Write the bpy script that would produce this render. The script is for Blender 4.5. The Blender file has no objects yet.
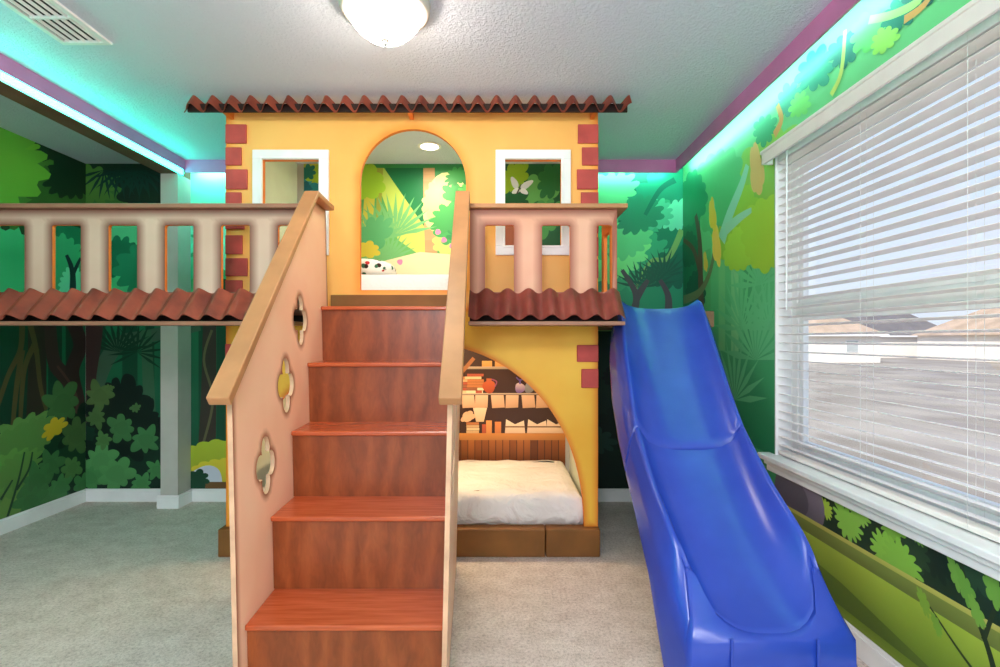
import bpy, bmesh, math, random
from mathutils import Vector, Matrix
from mathutils.geometry import tessellate_polygon, delaunay_2d_cdt

S = bpy.context.scene
COL = S.collection
PI = math.pi
random.seed(7)
F, H, CX, CY = 520.0, 1.27, 498.0, 340.0      # focal length in pixels, eye height, vanishing point of the room

# ------------------------------------------------------------------ camera, world, light, exposure
cam = bpy.data.cameras.new('camera')
cam.sensor_width = 36.0
cam.lens = F / 1000 * 36.0
cam.shift_x = 0.002
cam.shift_y = 0.0065
cam.clip_start = 0.02
cam.clip_end = 400
co = bpy.data.objects.new('camera', cam)
COL.objects.link(co)
co.location = (0, 0, H)
co.rotation_euler = (PI / 2, 0, 0)
S.camera = co

S.view_settings.view_transform = 'Standard'
S.view_settings.look = 'None'
S.view_settings.exposure = 0.15
S.view_settings.gamma = 1.0
S.view_settings.use_curve_mapping = False
S.cycles.use_denoising = True
S.cycles.max_bounces = 8
S.cycles.diffuse_bounces = 5
S.cycles.sample_clamp_indirect = 6.0

w = bpy.data.worlds.new('sky')
S.world = w
w.use_nodes = True
nt = w.node_tree
bg = nt.nodes['Background']
tc = nt.nodes.new('ShaderNodeTexCoord')
sep = nt.nodes.new('ShaderNodeSeparateXYZ')
rp = nt.nodes.new('ShaderNodeValToRGB')
rp.color_ramp.elements[0].position = 0.48
rp.color_ramp.elements[0].color = (0.74, 0.80, 0.88, 1)
rp.color_ramp.elements[1].position = 0.8
rp.color_ramp.elements[1].color = (0.48, 0.66, 0.98, 1)
mp = nt.nodes.new('ShaderNodeMath'); mp.operation = 'MULTIPLY_ADD'
mp.inputs[1].default_value = 0.5; mp.inputs[2].default_value = 0.5
nt.links.new(tc.outputs['Generated'], sep.inputs[0])
nt.links.new(sep.outputs['Z'], mp.inputs[0])
nt.links.new(mp.outputs[0], rp.inputs[0])
nt.links.new(rp.outputs[0], bg.inputs['Color'])
bg.inputs['Strength'].default_value = 1.12


def area(name, loc, rot, sx, sy, power, col):
    l = bpy.data.lights.new(name, 'AREA')
    l.shape = 'RECTANGLE'; l.size = sx; l.size_y = sy
    l.energy = power; l.color = col
    o = bpy.data.objects.new(name, l)
    COL.objects.link(o)
    o.location = loc; o.rotation_euler = rot
    return o


sun = bpy.data.lights.new('sun', 'SUN')
sun.energy = 4.4; sun.angle = 0.01; sun.color = (1.0, 0.95, 0.88)
so = bpy.data.objects.new('sun', sun); COL.objects.link(so)
so.rotation_euler = Vector((0.55, 0.6, -0.75)).to_track_quat('-Z', 'Y').to_euler()

# the room goes on behind the camera: two added fill lights there, and the lamps under and over the bunks
area('rear_area_fill', (-0.2, -1.2, 2.6), (math.radians(38), 0, 0), 2.4, 1.0, 105, (0.97, 0.97, 1.0))
pl = bpy.data.lights.new('rear_point_fill', 'POINT')  # unseen point fill, added to brighten the ceiling and the room
pl.energy = 110; pl.shadow_soft_size = .3; pl.color = (0.93, 0.95, 1.0)
po = bpy.data.objects.new('rear_point_fill', pl); COL.objects.link(po)
po.location = (-.3, -1.1, 1.75)
area('lower_bunk_light', (-0.35, 3.5, 1.34), (0, 0, 0), 0.5, 0.2, 14, (1.0, 0.72, 0.42))
area('upper_bunk_light', (-0.49, 3.72, 2.62), (0, 0, 0), 0.16, 0.16, 8, (1.0, 0.9, 0.72))


# ------------------------------------------------------------------ colour and materials
def lin(c):
    r = []
    for v in c[:3]:
        v = v / 255.0
        r.append(v / 12.92 if v <= 0.04045 else ((v + 0.055) / 1.055) ** 2.4)
    return tuple(r) + (1.0,)


class NM:
    """a node material under construction"""
    def __init__(self, name, rough=0.6, spec=0.3, metal=0.0):
        self.m = bpy.data.materials.new(name)
        self.m.use_nodes = True
        self.t = self.m.node_tree
        self.b = self.t.nodes['Principled BSDF']
        self.b.inputs['Roughness'].default_value = rough
        self.b.inputs['Specular IOR Level'].default_value = spec
        self.b.inputs['Metallic'].default_value = metal
        self.co = None

    def n(self, kind, **kw):
        o = self.t.nodes.new(kind)
        for k, v in kw.items():
            setattr(o, k, v)
        return o

    def l(self, a, b):
        self.t.links.new(a, b)

    def coord(self, scale=(1, 1, 1)):
        if self.co is None:
            self.co = self.n('ShaderNodeTexCoord')
        m = self.n('ShaderNodeMapping')
        m.inputs['Scale'].default_value = scale
        self.l(self.co.outputs['Object'], m.inputs[0])
        return m.outputs[0]

    def noise(self, scale, detail=3, sc=(1, 1, 1), dist=0.0, rough=0.5):
        o = self.n('ShaderNodeTexNoise')
        o.inputs['Scale'].default_value = scale
        o.inputs['Detail'].default_value = detail
        o.inputs['Roughness'].default_value = rough
        o.inputs['Distortion'].default_value = dist
        self.l(self.coord(sc), o.inputs['Vector'])
        return o.outputs['Fac']

    def ramp(self, fac, stops):
        r = self.n('ShaderNodeValToRGB')
        e = r.color_ramp.elements
        while len(e) < len(stops):
            e.new(0.5)
        for i, (p, c) in enumerate(stops):
            e[i].position = p
            e[i].color = lin(c)
        self.l(fac, r.inputs[0])
        return r.outputs[0]

    def mix(self, fac, a, b, mode='MIX'):
        x = self.n('ShaderNodeMix', data_type='RGBA', blend_type=mode)
        for s, v in ((x.inputs['Factor'], fac), (x.inputs['A'], a), (x.inputs['B'], b)):
            if isinstance(v, (int, float)):
                s.default_value = v
            elif isinstance(v, tuple):
                s.default_value = lin(v)
            else:
                self.l(v, s)
        return x.outputs['Result']

    def attr(self, name):
        a = self.n('ShaderNodeAttribute', attribute_name=name)
        return a

    def color(self, c):
        if isinstance(c, tuple):
            self.b.inputs['Base Color'].default_value = lin(c)
        else:
            self.l(c, self.b.inputs['Base Color'])
        return self

    def bump(self, h, strength=0.3, dist=0.01):
        o = self.n('ShaderNodeBump')
        o.inputs['Strength'].default_value = strength
        o.inputs['Distance'].default_value = dist
        self.l(h, o.inputs['Height'])
        self.l(o.outputs[0], self.b.inputs['Normal'])
        return self


def plain(name, c, rough=0.6, var=0.06, scale=8, spec=0.3, bump=0.0, metal=0.0):
    k = NM(name, rough, spec, metal)
    f = k.noise(scale, 4)
    d = tuple(max(0, int(v * (1 - var))) for v in c)
    u = tuple(min(255, int(v * (1 + var))) for v in c)
    k.color(k.ramp(f, [(0.3, d), (0.7, u)]))
    if bump:
        k.bump(k.noise(scale * 6, 3), bump)
    return k.m


def emitter(name, c, strength):
    k = NM(name)
    k.color((230, 235, 235))
    k.b.inputs['Emission Color'].default_value = lin(c)
    k.b.inputs['Emission Strength'].default_value = strength
    return k.m


M = {}
# carpet
k = NM('carpet', 0.95, 0.1)
f1 = k.noise(75, 6, rough=0.8); f2 = k.noise(9, 5, rough=0.65); f3 = k.noise(220, 3)
c1 = k.ramp(f1, [(0.36, (140, 131, 124)), (0.5, (230, 217, 206)), (0.64, (255, 248, 241))])
c2 = k.ramp(f2, [(0.35, (206, 190, 178)), (0.65, (246, 235, 227))])
k.color(k.mix(0.5, c1, c2))
k.bump(f3, 0.8, 0.012)
M['carpet'] = k.m
# ceiling: white with a sprayed knock-down texture
k = NM('ceiling_texture', 0.55, 0.35)
k.color((212, 220, 236))
f = k.noise(58, 5, dist=0.6, rough=0.6)
k.bump(k.ramp(f, [(0.42, (0, 0, 0)), (0.62, (255, 255, 255))]), 0.45, 0.012)
M['ceiling'] = k.m
M['wall_paint'] = plain('wall_paint', (192, 190, 182), 0.7, 0.02)
M['wall_green'] = plain('wall_green', (58, 120, 84), 0.7, 0.06, 3)
M['inner_wall'] = plain('inner_wall', (232, 240, 222), 0.7, 0.03, 3)
M['white'] = plain('white_paint', (238, 238, 238), 0.4, 0.02)
M['trim_pink'] = plain('trim_pink', (196, 120, 170), 0.55, 0.05, 4)
M['trim_brown'] = plain('header_brown', (120, 88, 70), 0.7, 0.06, 4)
M['blind'] = plain('blind_white', (250, 245, 240), 0.45, 0.02)
M['valance'] = plain('valance_white', (232, 226, 222), 0.45, 0.02)
M['cord'] = plain('cord_white', (225, 225, 222), 0.8, 0.02)
M['vent_dark'] = plain('vent_dark', (40, 42, 44), 0.8, 0.05)
M['lamp_metal'] = plain('lamp_metal', (205, 200, 196), 0.35, 0.03, metal=0.3)
M['lamp_glass'] = emitter('lamp_glass', (255, 238, 216), 46.0)
M['spot_glow'] = emitter('spot_glow', (255, 240, 205), 12.0)
M['tile_shaded'] = None
M['led'] = emitter('led_strip', (38, 255, 214), 20.0)
M['led_wash'] = emitter('led_strip_wash', (165, 255, 236), 32.0)
M['fascia'] = plain('dark_fascia', (40, 26, 22), 0.7, 0.1)
M['deck'] = plain('deck_board', (150, 105, 72), 0.6, 0.1, 10)
M['base_brown'] = plain('base_brown', (126, 84, 40), 0.6, 0.08, 6)
M['ledge'] = plain('ledge_brown', (120, 92, 66), 0.6, 0.1, 6)
# facade paint: golden with orange airbrushed edges
k = NM('facade_paint', 0.5, 0.3)
a = k.attr('edge')
n2 = k.noise(1.7, 3); n3 = k.noise(5.0, 3)
body = k.ramp(n2, [(0.3, (244, 174, 88)), (0.7, (250, 192, 106))])
e = k.mix(k.ramp(n3, [(0.35, (0, 0, 0)), (0.65, (255, 255, 255))]), (236, 136, 48), (240, 158, 60))
k.color(k.mix(a.outputs['Fac'], e, body))
M['facade'] = k.m
k = NM('facade_low_paint', 0.5, 0.3)
a = k.attr('edge')
body = k.ramp(k.noise(2.2, 3), [(0.3, (236, 176, 56)), (0.7, (246, 200, 76))])
k.color(k.mix(a.outputs['Fac'], (222, 128, 40), body))
M['facade_low'] = k.m
M['facade_edge'] = plain('facade_edge', (232, 128, 44), 0.55, 0.06, 6)


def airbrush(name, edge, body1, body2, rough=0.5):
    k = NM(name, rough, 0.3)
    a = k.attr('edge')
    body = k.ramp(k.noise(2.6, 3), [(0.3, body1), (0.7, body2)])
    f = k.mix(0.35, a.outputs['Color'], k.noise(9, 3), 'MIX')
    k.color(k.mix(k.ramp(a.outputs['Fac'], [(0.0, (0, 0, 0)), (0.85, (255, 255, 255))]), edge, body))
    return k.m


M['panel'] = airbrush('stair_panel_paint', (150, 92, 66), (240, 188, 156), (246, 204, 174))
M['panel_edge'] = plain('panel_edge', (206, 164, 132), 0.5, 0.08, 12)
M['rail'] = airbrush('railing_paint', (122, 76, 62), (198, 166, 146), (212, 184, 164))
M['rail_warm'] = airbrush('railing_paint_warm', (150, 88, 68), (212, 156, 128), (220, 172, 146))
M['orange'] = plain('orange_paint', (236, 132, 52), 0.5, 0.05)
M['cap'] = plain('cap_tan', (174, 124, 82), 0.4, 0.08, 5)
M['cap_dark'] = plain('cap_brown', (150, 108, 86), 0.4, 0.08, 5)
M['quoin'] = plain('quoin_brick', (186, 76, 70), 0.55, 0.08, 9)
# corrugated roof sheet
k = NM('roof_sheet', 0.42, 0.4)
k.color(k.ramp(k.noise(9, 5), [(0.3, (112, 50, 37)), (0.7, (158, 76, 54))]))
k.bump(k.noise(120, 3), 0.12, 0.004)
M['tile'] = k.m
k = NM('roof_sheet_shaded', 0.38, 0.4)  # same sheet, with the shade on the right balcony roof put into the colour
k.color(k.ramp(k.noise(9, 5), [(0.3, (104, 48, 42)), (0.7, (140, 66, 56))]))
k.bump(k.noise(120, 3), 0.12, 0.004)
M['tile_shaded'] = k.m
# stained plywood
k = NM('stair_wood', 0.32, 0.45)
wv = k.n('ShaderNodeTexWave', wave_type='BANDS', bands_direction='X')
wv.inputs['Scale'].default_value = 1.1
wv.inputs['Distortion'].default_value = 9.0
wv.inputs['Detail'].default_value = 3.0
wv.inputs['Detail Scale'].default_value = 1.6
k.l(k.coord((2.4, 2.4, 1.1)), wv.inputs['Vector'])
g = k.noise(26, 5, (2, 2, 0.6), 1.0)
c1 = k.ramp(wv.outputs['Fac'], [(0.0, (112, 54, 24)), (0.6, (136, 66, 30)), (1.0, (152, 80, 40))])
c2 = k.ramp(g, [(0.3, (114, 54, 24)), (0.7, (146, 74, 36))])
k.color(k.mix(0.5, c1, c2))
M['wood'] = k.m
k = NM('tread_wood', 0.22, 0.5)
c2 = k.ramp(k.noise(14, 4, (0.4, 5, 5)), [(0.3, (162, 72, 36)), (0.7, (190, 94, 54))])
k.color(c2)
M['tread'] = k.m
# blue plastic
k = NM('slide_plastic', 0.26, 0.55)
k.color(k.ramp(k.noise(4, 3), [(0.3, (34, 62, 162)), (0.7, (42, 72, 176))]))
k.bump(k.noise(260, 2), 0.05, 0.002)
M['slide'] = k.m
M['slide_dark'] = plain('slide_groove', (22, 36, 110), 0.5, 0.05)
# bedding
k = NM('sheet', 0.85, 0.15)
k.color(k.ramp(k.noise(3, 3), [(0.3, (226, 222, 216)), (0.7, (240, 238, 234))]))
k.bump(k.noise(6, 4, (1, 1, 1), 1.6), 0.7, 0.05)
M['sheet'] = k.m
k = NM('quilt', 0.85, 0.15)
k.color((240, 238, 232))
ck = k.n('ShaderNodeTexVoronoi'); ck.inputs['Scale'].default_value = 60
k.l(k.coord(), ck.inputs['Vector'])
k.bump(ck.outputs['Distance'], 0.3, 0.006)
M['quilt'] = k.m
k = NM('floral_cotton', 0.85, 0.15)
v = k.n('ShaderNodeTexVoronoi'); v.inputs['Scale'].default_value = 22
k.l(k.coord(), v.inputs['Vector'])
dots = k.ramp(v.outputs['Distance'], [(0.30, (255, 255, 255)), (0.36, (0, 0, 0))])
sp = k.n('ShaderNodeSeparateColor'); k.l(v.outputs['Color'], sp.inputs[0])
pc = k.ramp(sp.outputs[0], [(0.0, (60, 40, 36)), (0.4, (60, 40, 36)), (0.41, (190, 50, 50)), (0.7, (190, 50, 50)), (0.71, (60, 110, 80))])
k.color(k.mix(dots, (244, 240, 234), pc))
M['floral'] = k.m
# printed wall mural: flat colour areas carried by a colour attribute
k = NM('mural_print', 0.45, 0.35)
a = k.attr('col')
k.color(k.mix(0.10, a.outputs['Color'], k.noise(3, 3), 'OVERLAY'))
k.bump(k.noise(40, 3), 0.08, 0.004)
M['mural'] = k.m
# clear glass
k = NM('window_glass', 0.02)
tr = k.n('ShaderNodeBsdfTransparent'); gl = k.n('ShaderNodeBsdfGlossy'); mx = k.n('ShaderNodeMixShader')
gl.inputs['Roughness'].default_value = 0.02
mx.inputs[0].default_value = 0.05
k.l(tr.outputs[0], mx.inputs[1]); k.l(gl.outputs[0], mx.inputs[2])
k.l(mx.outputs[0], k.t.nodes['Material Output'].inputs['Surface'])
M['glass'] = k.m
# outside
M['stucco'] = plain('stucco', (242, 236, 226), 0.9, 0.03, 0.4)
M['shingle'] = plain('shingle_tan', (186, 162, 140), 0.9, 0.08, 0.7)
M['shingle_grey'] = plain('shingle_grey', (118, 112, 108), 0.9, 0.08, 0.7)
k = NM('yard', 0.95, 0.1)
k.color(k.ramp(k.noise(0.35, 5), [(0.3, (142, 131, 119)), (0.7, (178, 167, 154))]))
M['yard'] = k.m
M['dark_pane'] = plain('house_pane', (186, 192, 190), 0.2, 0.05)


# ------------------------------------------------------------------ mesh helpers
class MB:
    def __init__(self):
        self.v = []; self.f = []; self.mi = []; self.cur = 0

    def vs(self, pts):
        i = len(self.v)
        self.v += [tuple(p) for p in pts]
        return i

    def face(self, idx):
        self.f.append(tuple(idx)); self.mi.append(self.cur)

    def box(self, x0, x1, y0, y1, z0, z1):
        i = self.vs([(x0, y0, z0), (x1, y0, z0), (x1, y1, z0), (x0, y1, z0),
                     (x0, y0, z1), (x1, y0, z1), (x1, y1, z1), (x0, y1, z1)])
        for q in ((0, 3, 2, 1), (4, 5, 6, 7), (0, 1, 5, 4), (1, 2, 6, 5), (2, 3, 7, 6), (3, 0, 4, 7)):
            self.face([i + j for j in q])
        return self

    def hexa(self, p):
        i = self.vs(p)
        for q in ((0, 3, 2, 1), (4, 5, 6, 7), (0, 1, 5, 4), (1, 2, 6, 5), (2, 3, 7, 6), (3, 0, 4, 7)):
            self.face([i + j for j in q])
        return self

    def rings(self, rings, close=True, caps=True):
        n = len(rings[0])
        base = [self.vs(r) for r in rings]
        for a, b in zip(base, base[1:]):
            for j in range(n if close else n - 1):
                k2 = (j + 1) % n
                self.face((a + j, a + k2, b + k2, b + j))
        if caps and close:
            self.face([base[0] + j for j in range(n)][::-1])
            self.face([base[-1] + j for j in range(n)])
        return self

    def lathe(self, prof, c, n=40, caps=True):
        rr = [[(c[0] + r * math.cos(2 * PI * j / n), c[1] + r * math.sin(2 * PI * j / n), c[2] + z) for j in range(n)] for r, z in prof]
        return self.rings(rr, caps=caps)

    def tube(self, pts, r, n=8):
        pts = [Vector(p) for p in pts]
        out = []
        for i, p in enumerate(pts):
            d = (pts[min(i + 1, len(pts) - 1)] - pts[max(i - 1, 0)]).normalized()
            u = d.cross(Vector((0.31, 0.21, 0.93))).normalized()
            v = d.cross(u)
            out.append([p + r * (math.cos(2 * PI * j / n) * u + math.sin(2 * PI * j / n) * v) for j in range(n)])
        return self.rings(out)

    def build(self, name, mats, parent=None, bevel=0.0, smooth=False, seg=2, fixn=True):
        me = bpy.data.meshes.new(name)
        org = parent.location.copy() if parent is not None else Vector((0, 0, 0))
        o = bpy.data.objects.new(name, me)
        COL.objects.link(o)
        if parent is not None:
            p = parent.parent
            while p is not None:
                org = org + p.location
                p = p.parent
            o.parent = parent
        me.from_pydata([tuple(Vector(q) - org) for q in self.v], [], self.f)
        for mt in (mats if isinstance(mats, (list, tuple)) else [mats]):
            me.materials.append(mt)
        for p, i in zip(me.polygons, self.mi):
            p.material_index = i
        if fixn:
            bm = bmesh.new(); bm.from_mesh(me)
            bmesh.ops.recalc_face_normals(bm, faces=bm.faces)
            bm.to_mesh(me); bm.free()
        if smooth:
            for p in me.polygons:
                p.use_smooth = True
            if smooth != 'all':
                bm = bmesh.new(); bm.from_mesh(me)
                for ed in bm.edges:
                    if len(ed.link_faces) == 2 and ed.calc_face_angle(0) > math.radians(smooth if not isinstance(smooth, bool) else 40):
                        ed.smooth = False
                bm.to_mesh(me); bm.free()
        if bevel:
            b = o.modifiers.new('bevel', 'BEVEL')
            b.width = bevel; b.segments = seg; b.limit_method = 'ANGLE'; b.angle_limit = math.radians(35)
        return o


def tag(o, label=None, cat=None, group=None, kind=None):
    if label: o['label'] = label
    if cat: o['category'] = cat
    if group: o['group'] = group
    if kind: o['kind'] = kind
    return o


def thing(name, label, cat, loc=(0, 0, 0), group=None, kind=None):
    o = bpy.data.objects.new(name, None)
    COL.objects.link(o)
    o.location = loc
    o.empty_display_size = 0.1
    return tag(o, label, cat, group, kind)


def seg_dist(p, a, b):
    ax, ay = b[0] - a[0], b[1] - a[1]
    L = ax * ax + ay * ay
    t = 0 if L < 1e-12 else max(0, min(1, ((p[0] - a[0]) * ax + (p[1] - a[1]) * ay) / L))
    return math.hypot(p[0] - a[0] - ax * t, p[1] - a[1] - ay * t)


def inside(p, loops):
    c = False
    for lp in loops:
        for i in range(len(lp)):
            a, b = lp[i - 1], lp[i]
            if (a[1] > p[1]) != (b[1] > p[1]) and p[0] < (b[0] - a[0]) * (p[1] - a[1]) / (b[1] - a[1]) + a[0]:
                c = not c
    return c


def plate(name, outer, holes, t, fmap, mats, parent=None, inset=0.05, step=0.022):
    """a board with holes: 2D loops (u,v), thickness t, fmap(u,v,w)->xyz; mats[0] faces, mats[1] cut edges.
    The point attribute 'edge' runs from 0 on the painted edges to 1 at `inset` inside them."""
    loops = [list(outer)] + [list(h) for h in holes]
    segs = [(lp[i - 1], lp[i]) for lp in loops for i in range(len(lp))]
    pts, cons = [], []
    for lp in loops:
        i0 = len(pts)
        pts += [Vector(p) for p in lp]
        cons += [(i0 + i, i0 + (i + 1) % len(lp)) for i in range(len(lp))]
    us, vs = [p[0] for p in outer], [p[1] for p in outer]
    nu, nv = int((max(us) - min(us)) / step) + 1, int((max(vs) - min(vs)) / step) + 1
    for i in range(1, nu):
        for j in range(1, nv):
            p = (min(us) + (max(us) - min(us)) * i / nu, min(vs) + (max(vs) - min(vs)) * j / nv)
            if inside(p, loops) and min(seg_dist(p, *sg) for sg in segs) > step * .4:
                pts.append(Vector(p))
    V, E, Fs, *_ = delaunay_2d_cdt(pts, cons, [], 0, 1e-6)
    bm = bmesh.new()
    lay = bm.verts.layers.float.new('edge')
    fr = [bm.verts.new((p.x, p.y, t / 2)) for p in V]
    bk = [bm.verts.new((p.x, p.y, -t / 2)) for p in V]
    for a, b, p in zip(fr, bk, V):
        d = min(1.0, min(seg_dist(p, *sg) for sg in segs) / inset)
        a[lay] = d; b[lay] = d
    cnt = {}
    for f in Fs:
        q = [V[i] for i in f]
        c = (sum(p.x for p in q) / len(q), sum(p.y for p in q) / len(q))
        if not inside(c, loops):
            continue
        bm.faces.new([fr[i] for i in f]); bm.faces.new([bk[i] for i in reversed(f)])
        for i in range(len(f)):
            a, b = f[i], f[(i + 1) % len(f)]
            cnt.setdefault((min(a, b), max(a, b)), []).append((a, b))
    for e, l_ in cnt.items():
        if len(l_) == 1:
            a, b = l_[0]
            fc = bm.faces.new((fr[b], fr[a], bk[a], bk[b]))
            fc.material_index = 1 if len(mats) > 1 else 0
    bmesh.ops.delete(bm, geom=[v for v in bm.verts if not v.link_faces], context='VERTS')
    me = bpy.data.meshes.new(name)
    org = Vector((0, 0, 0))
    p = parent
    while p is not None:
        org = org + p.location
        p = p.parent
    for vtx in bm.verts:
        vtx.co = Vector(fmap(*vtx.co)) - org
    bmesh.ops.recalc_face_normals(bm, faces=bm.faces)
    bm.to_mesh(me); bm.free()
    for mt in mats:
        me.materials.append(mt)
    o = bpy.data.objects.new(name, me)
    COL.objects.link(o)
    o.parent = parent
    return o


def rrect(x0, x1, z0, z1, r, n=4):
    out = []
    for cx_, cz_, a0 in ((x1 - r, z0 + r, -PI / 2), (x1 - r, z1 - r, 0), (x0 + r, z1 - r, PI / 2), (x0 + r, z0 + r, PI)):
        for i in range(n + 1):
            a = a0 + PI / 2 * i / n
            out.append((cx_ + r * math.cos(a), cz_ + r * math.sin(a)))
    return out


# ------------------------------------------------------------------ room shell
XL, XR, YB, ZC = -3.25, 1.459, 4.10, 2.658
Y0 = -2.6                                     # the room goes on behind the camera
tag(MB().box(XL - .15, XR + .2, Y0, YB + .15, -.12, 0).build('floor', M['carpet']), kind='structure')
tag(MB().box(XL - .15, XR + .2, Y0, YB + .15, ZC, ZC + .12).build('ceiling', M['ceiling']), kind='structure')
tag(MB().box(XL - .15, XR + .2, YB, YB + .15, 0, ZC).build('wall_back', M['wall_paint']), kind='structure')
tag(MB().box(XL - .15, XL, Y0, YB, 0, ZC).build('wall_left', M['wall_paint']), kind='structure')
WY0, WY1, WZ0, WZ1 = 0.70, 2.74, 0.665, 2.25
m = MB()
m.box(XR, XR + .16, WY1, YB, 0, ZC)
m.box(XR, XR + .16, Y0, WY0, 0, ZC)
m.box(XR, XR + .16, WY0, WY1, 0, WZ0)
m.box(XR, XR + .16, WY0, WY1, WZ1, ZC)
tag(m.build('wall_right', M['wall_paint']), kind='structure')
# the opening of the nook on the left: header and stub wall
HX0, HX1 = -2.55, -2.42
m = MB()
m.box(HX0, HX1, Y0, YB, 2.528, ZC)
tag(m.build('wall_header', [M['trim_brown']]), kind='structure')
tag(MB().box(HX0, HX1, 3.93, YB, 0, 2.528).build('wall_stub', M['wall_paint']), kind='structure')

# baseboards
def basebd(name, segs):
    m = MB()
    for x0, x1, y0, y1 in segs:
        m.box(x0, x1, y0, y1, 0, .085)
        cx0 = x0 + (0.005 if x1 - x0 < .05 else 0); cy0 = y0 + (0.005 if y1 - y0 < .05 else 0)
        cx1 = x1 - (0.005 if x1 - x0 < .05 else 0); cy1 = y1 - (0.005 if y1 - y0 < .05 else 0)
        m.box(cx0, cx1, cy0, cy1, .085, .1)
    tag(m.build(name, M['white'], bevel=.002), kind='structure')
basebd('baseboard_left', [(XL, XL + .018, Y0, YB - .018)])
basebd('baseboard_back', [(XL, HX0 - .018, YB - .018, YB), (HX1 + .018, -1.62, YB - .018, YB), (.61, XR, YB - .018, YB)])
basebd('baseboard_right', [(XR - .018, XR, Y0, YB - .018)])
basebd('baseboard_stub', [(HX0 - .018, HX1 + .018, 3.912, 3.93), (HX1, HX1 + .018, 3.93, YB), (HX0 - .018, HX0, 3.93, YB)])

# pink cornice boards below the ceiling
tag(MB().box(HX1, HX1 + .014, Y0, 4.0, 2.575, ZC).build('trim_1', M['trim_pink']), kind='structure')
tag(MB().box(HX1 + .014, -1.63, 4.0, 4.014, 2.56, ZC).build('trim_2', M['trim_pink']), kind='structure')
tag(MB().box(.61, 1.366, 4.0, 4.014, 2.56, ZC).build('trim_3', M['trim_pink']), kind='structure')
tag(MB().box(1.366, 1.38, Y0, 4.014, 2.56, ZC).build('trim_4', M['trim_pink']), kind='structure')

# LED strips behind and below the boards
def led(name, a, label, mat='led_wash'):
    x0, x1, y0, y1, z0, z1 = a
    root = thing(name, label, 'light strip', ((x0 + x1) / 2, (y0 + y1) / 2, z1), 'glowing strips round the ceiling')
    MB().box(x0, x1, y0, y1, z0, z1).build('diffuser', M[mat], root, bevel=.002)
    if x1 - x0 > y1 - y0:
        MB().box(x0, x1, y0 - .004, y0, z0 - .003, z1 + .003).build('channel', M['white'], root)
    else:
        s = 1 if x0 > 0 else -1
        xa = x0 - .004 if s > 0 else x0 - .004
        MB().box(xa, xa + .004, y0, y1, z0 - .003, z1 + .003).build('channel', M['white'], root)
led('led_strip', (HX1 + .004, HX1 + .014, Y0 + .1, 3.98, 2.533, 2.572), 'bright cyan light strip along the header beam over the left nook', 'led')
led('led_strip', (1.3845, 1.394, Y0 + .1, 3.95, 2.578, 2.602), 'cyan light strip behind the pink board above the window wall')
led('led_strip', (.63, 1.33, 4.0185, 4.028, 2.578, 2.602), 'short cyan light strip over the forest mural behind the slide')
led('led_strip', (-2.38, -1.65, 4.0185, 4.028, 2.578, 2.602), 'short cyan light strip in the corner between nook and playhouse')


# ------------------------------------------------------------------ wall murals
def clip_poly(p, r):
    x0, x1, y0, y1 = r
    def cut(p, ins, inter):
        out = []
        for i in range(len(p)):
            a, b = p[i - 1], p[i]
            ia, ib = ins(a), ins(b)
            if ib:
                if not ia: out.append(inter(a, b))
                out.append(b)
            elif ia:
                out.append(inter(a, b))
        return out
    def ix(v):
        return lambda a, b: (v, a[1] + (b[1] - a[1]) * (v - a[0]) / (b[0] - a[0]))
    def iy(v):
        return lambda a, b: (a[0] + (b[0] - a[0]) * (v - a[1]) / (b[1] - a[1]), v)
    for ins, it in ((lambda q: q[0] >= x0, ix(x0)), (lambda q: q[0] <= x1, ix(x1)), (lambda q: q[1] >= y0, iy(y0)), (lambda q: q[1] <= y1, iy(y1))):
        if len(p) < 3: return []
        p = cut(p, ins, it)
    return p


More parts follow.
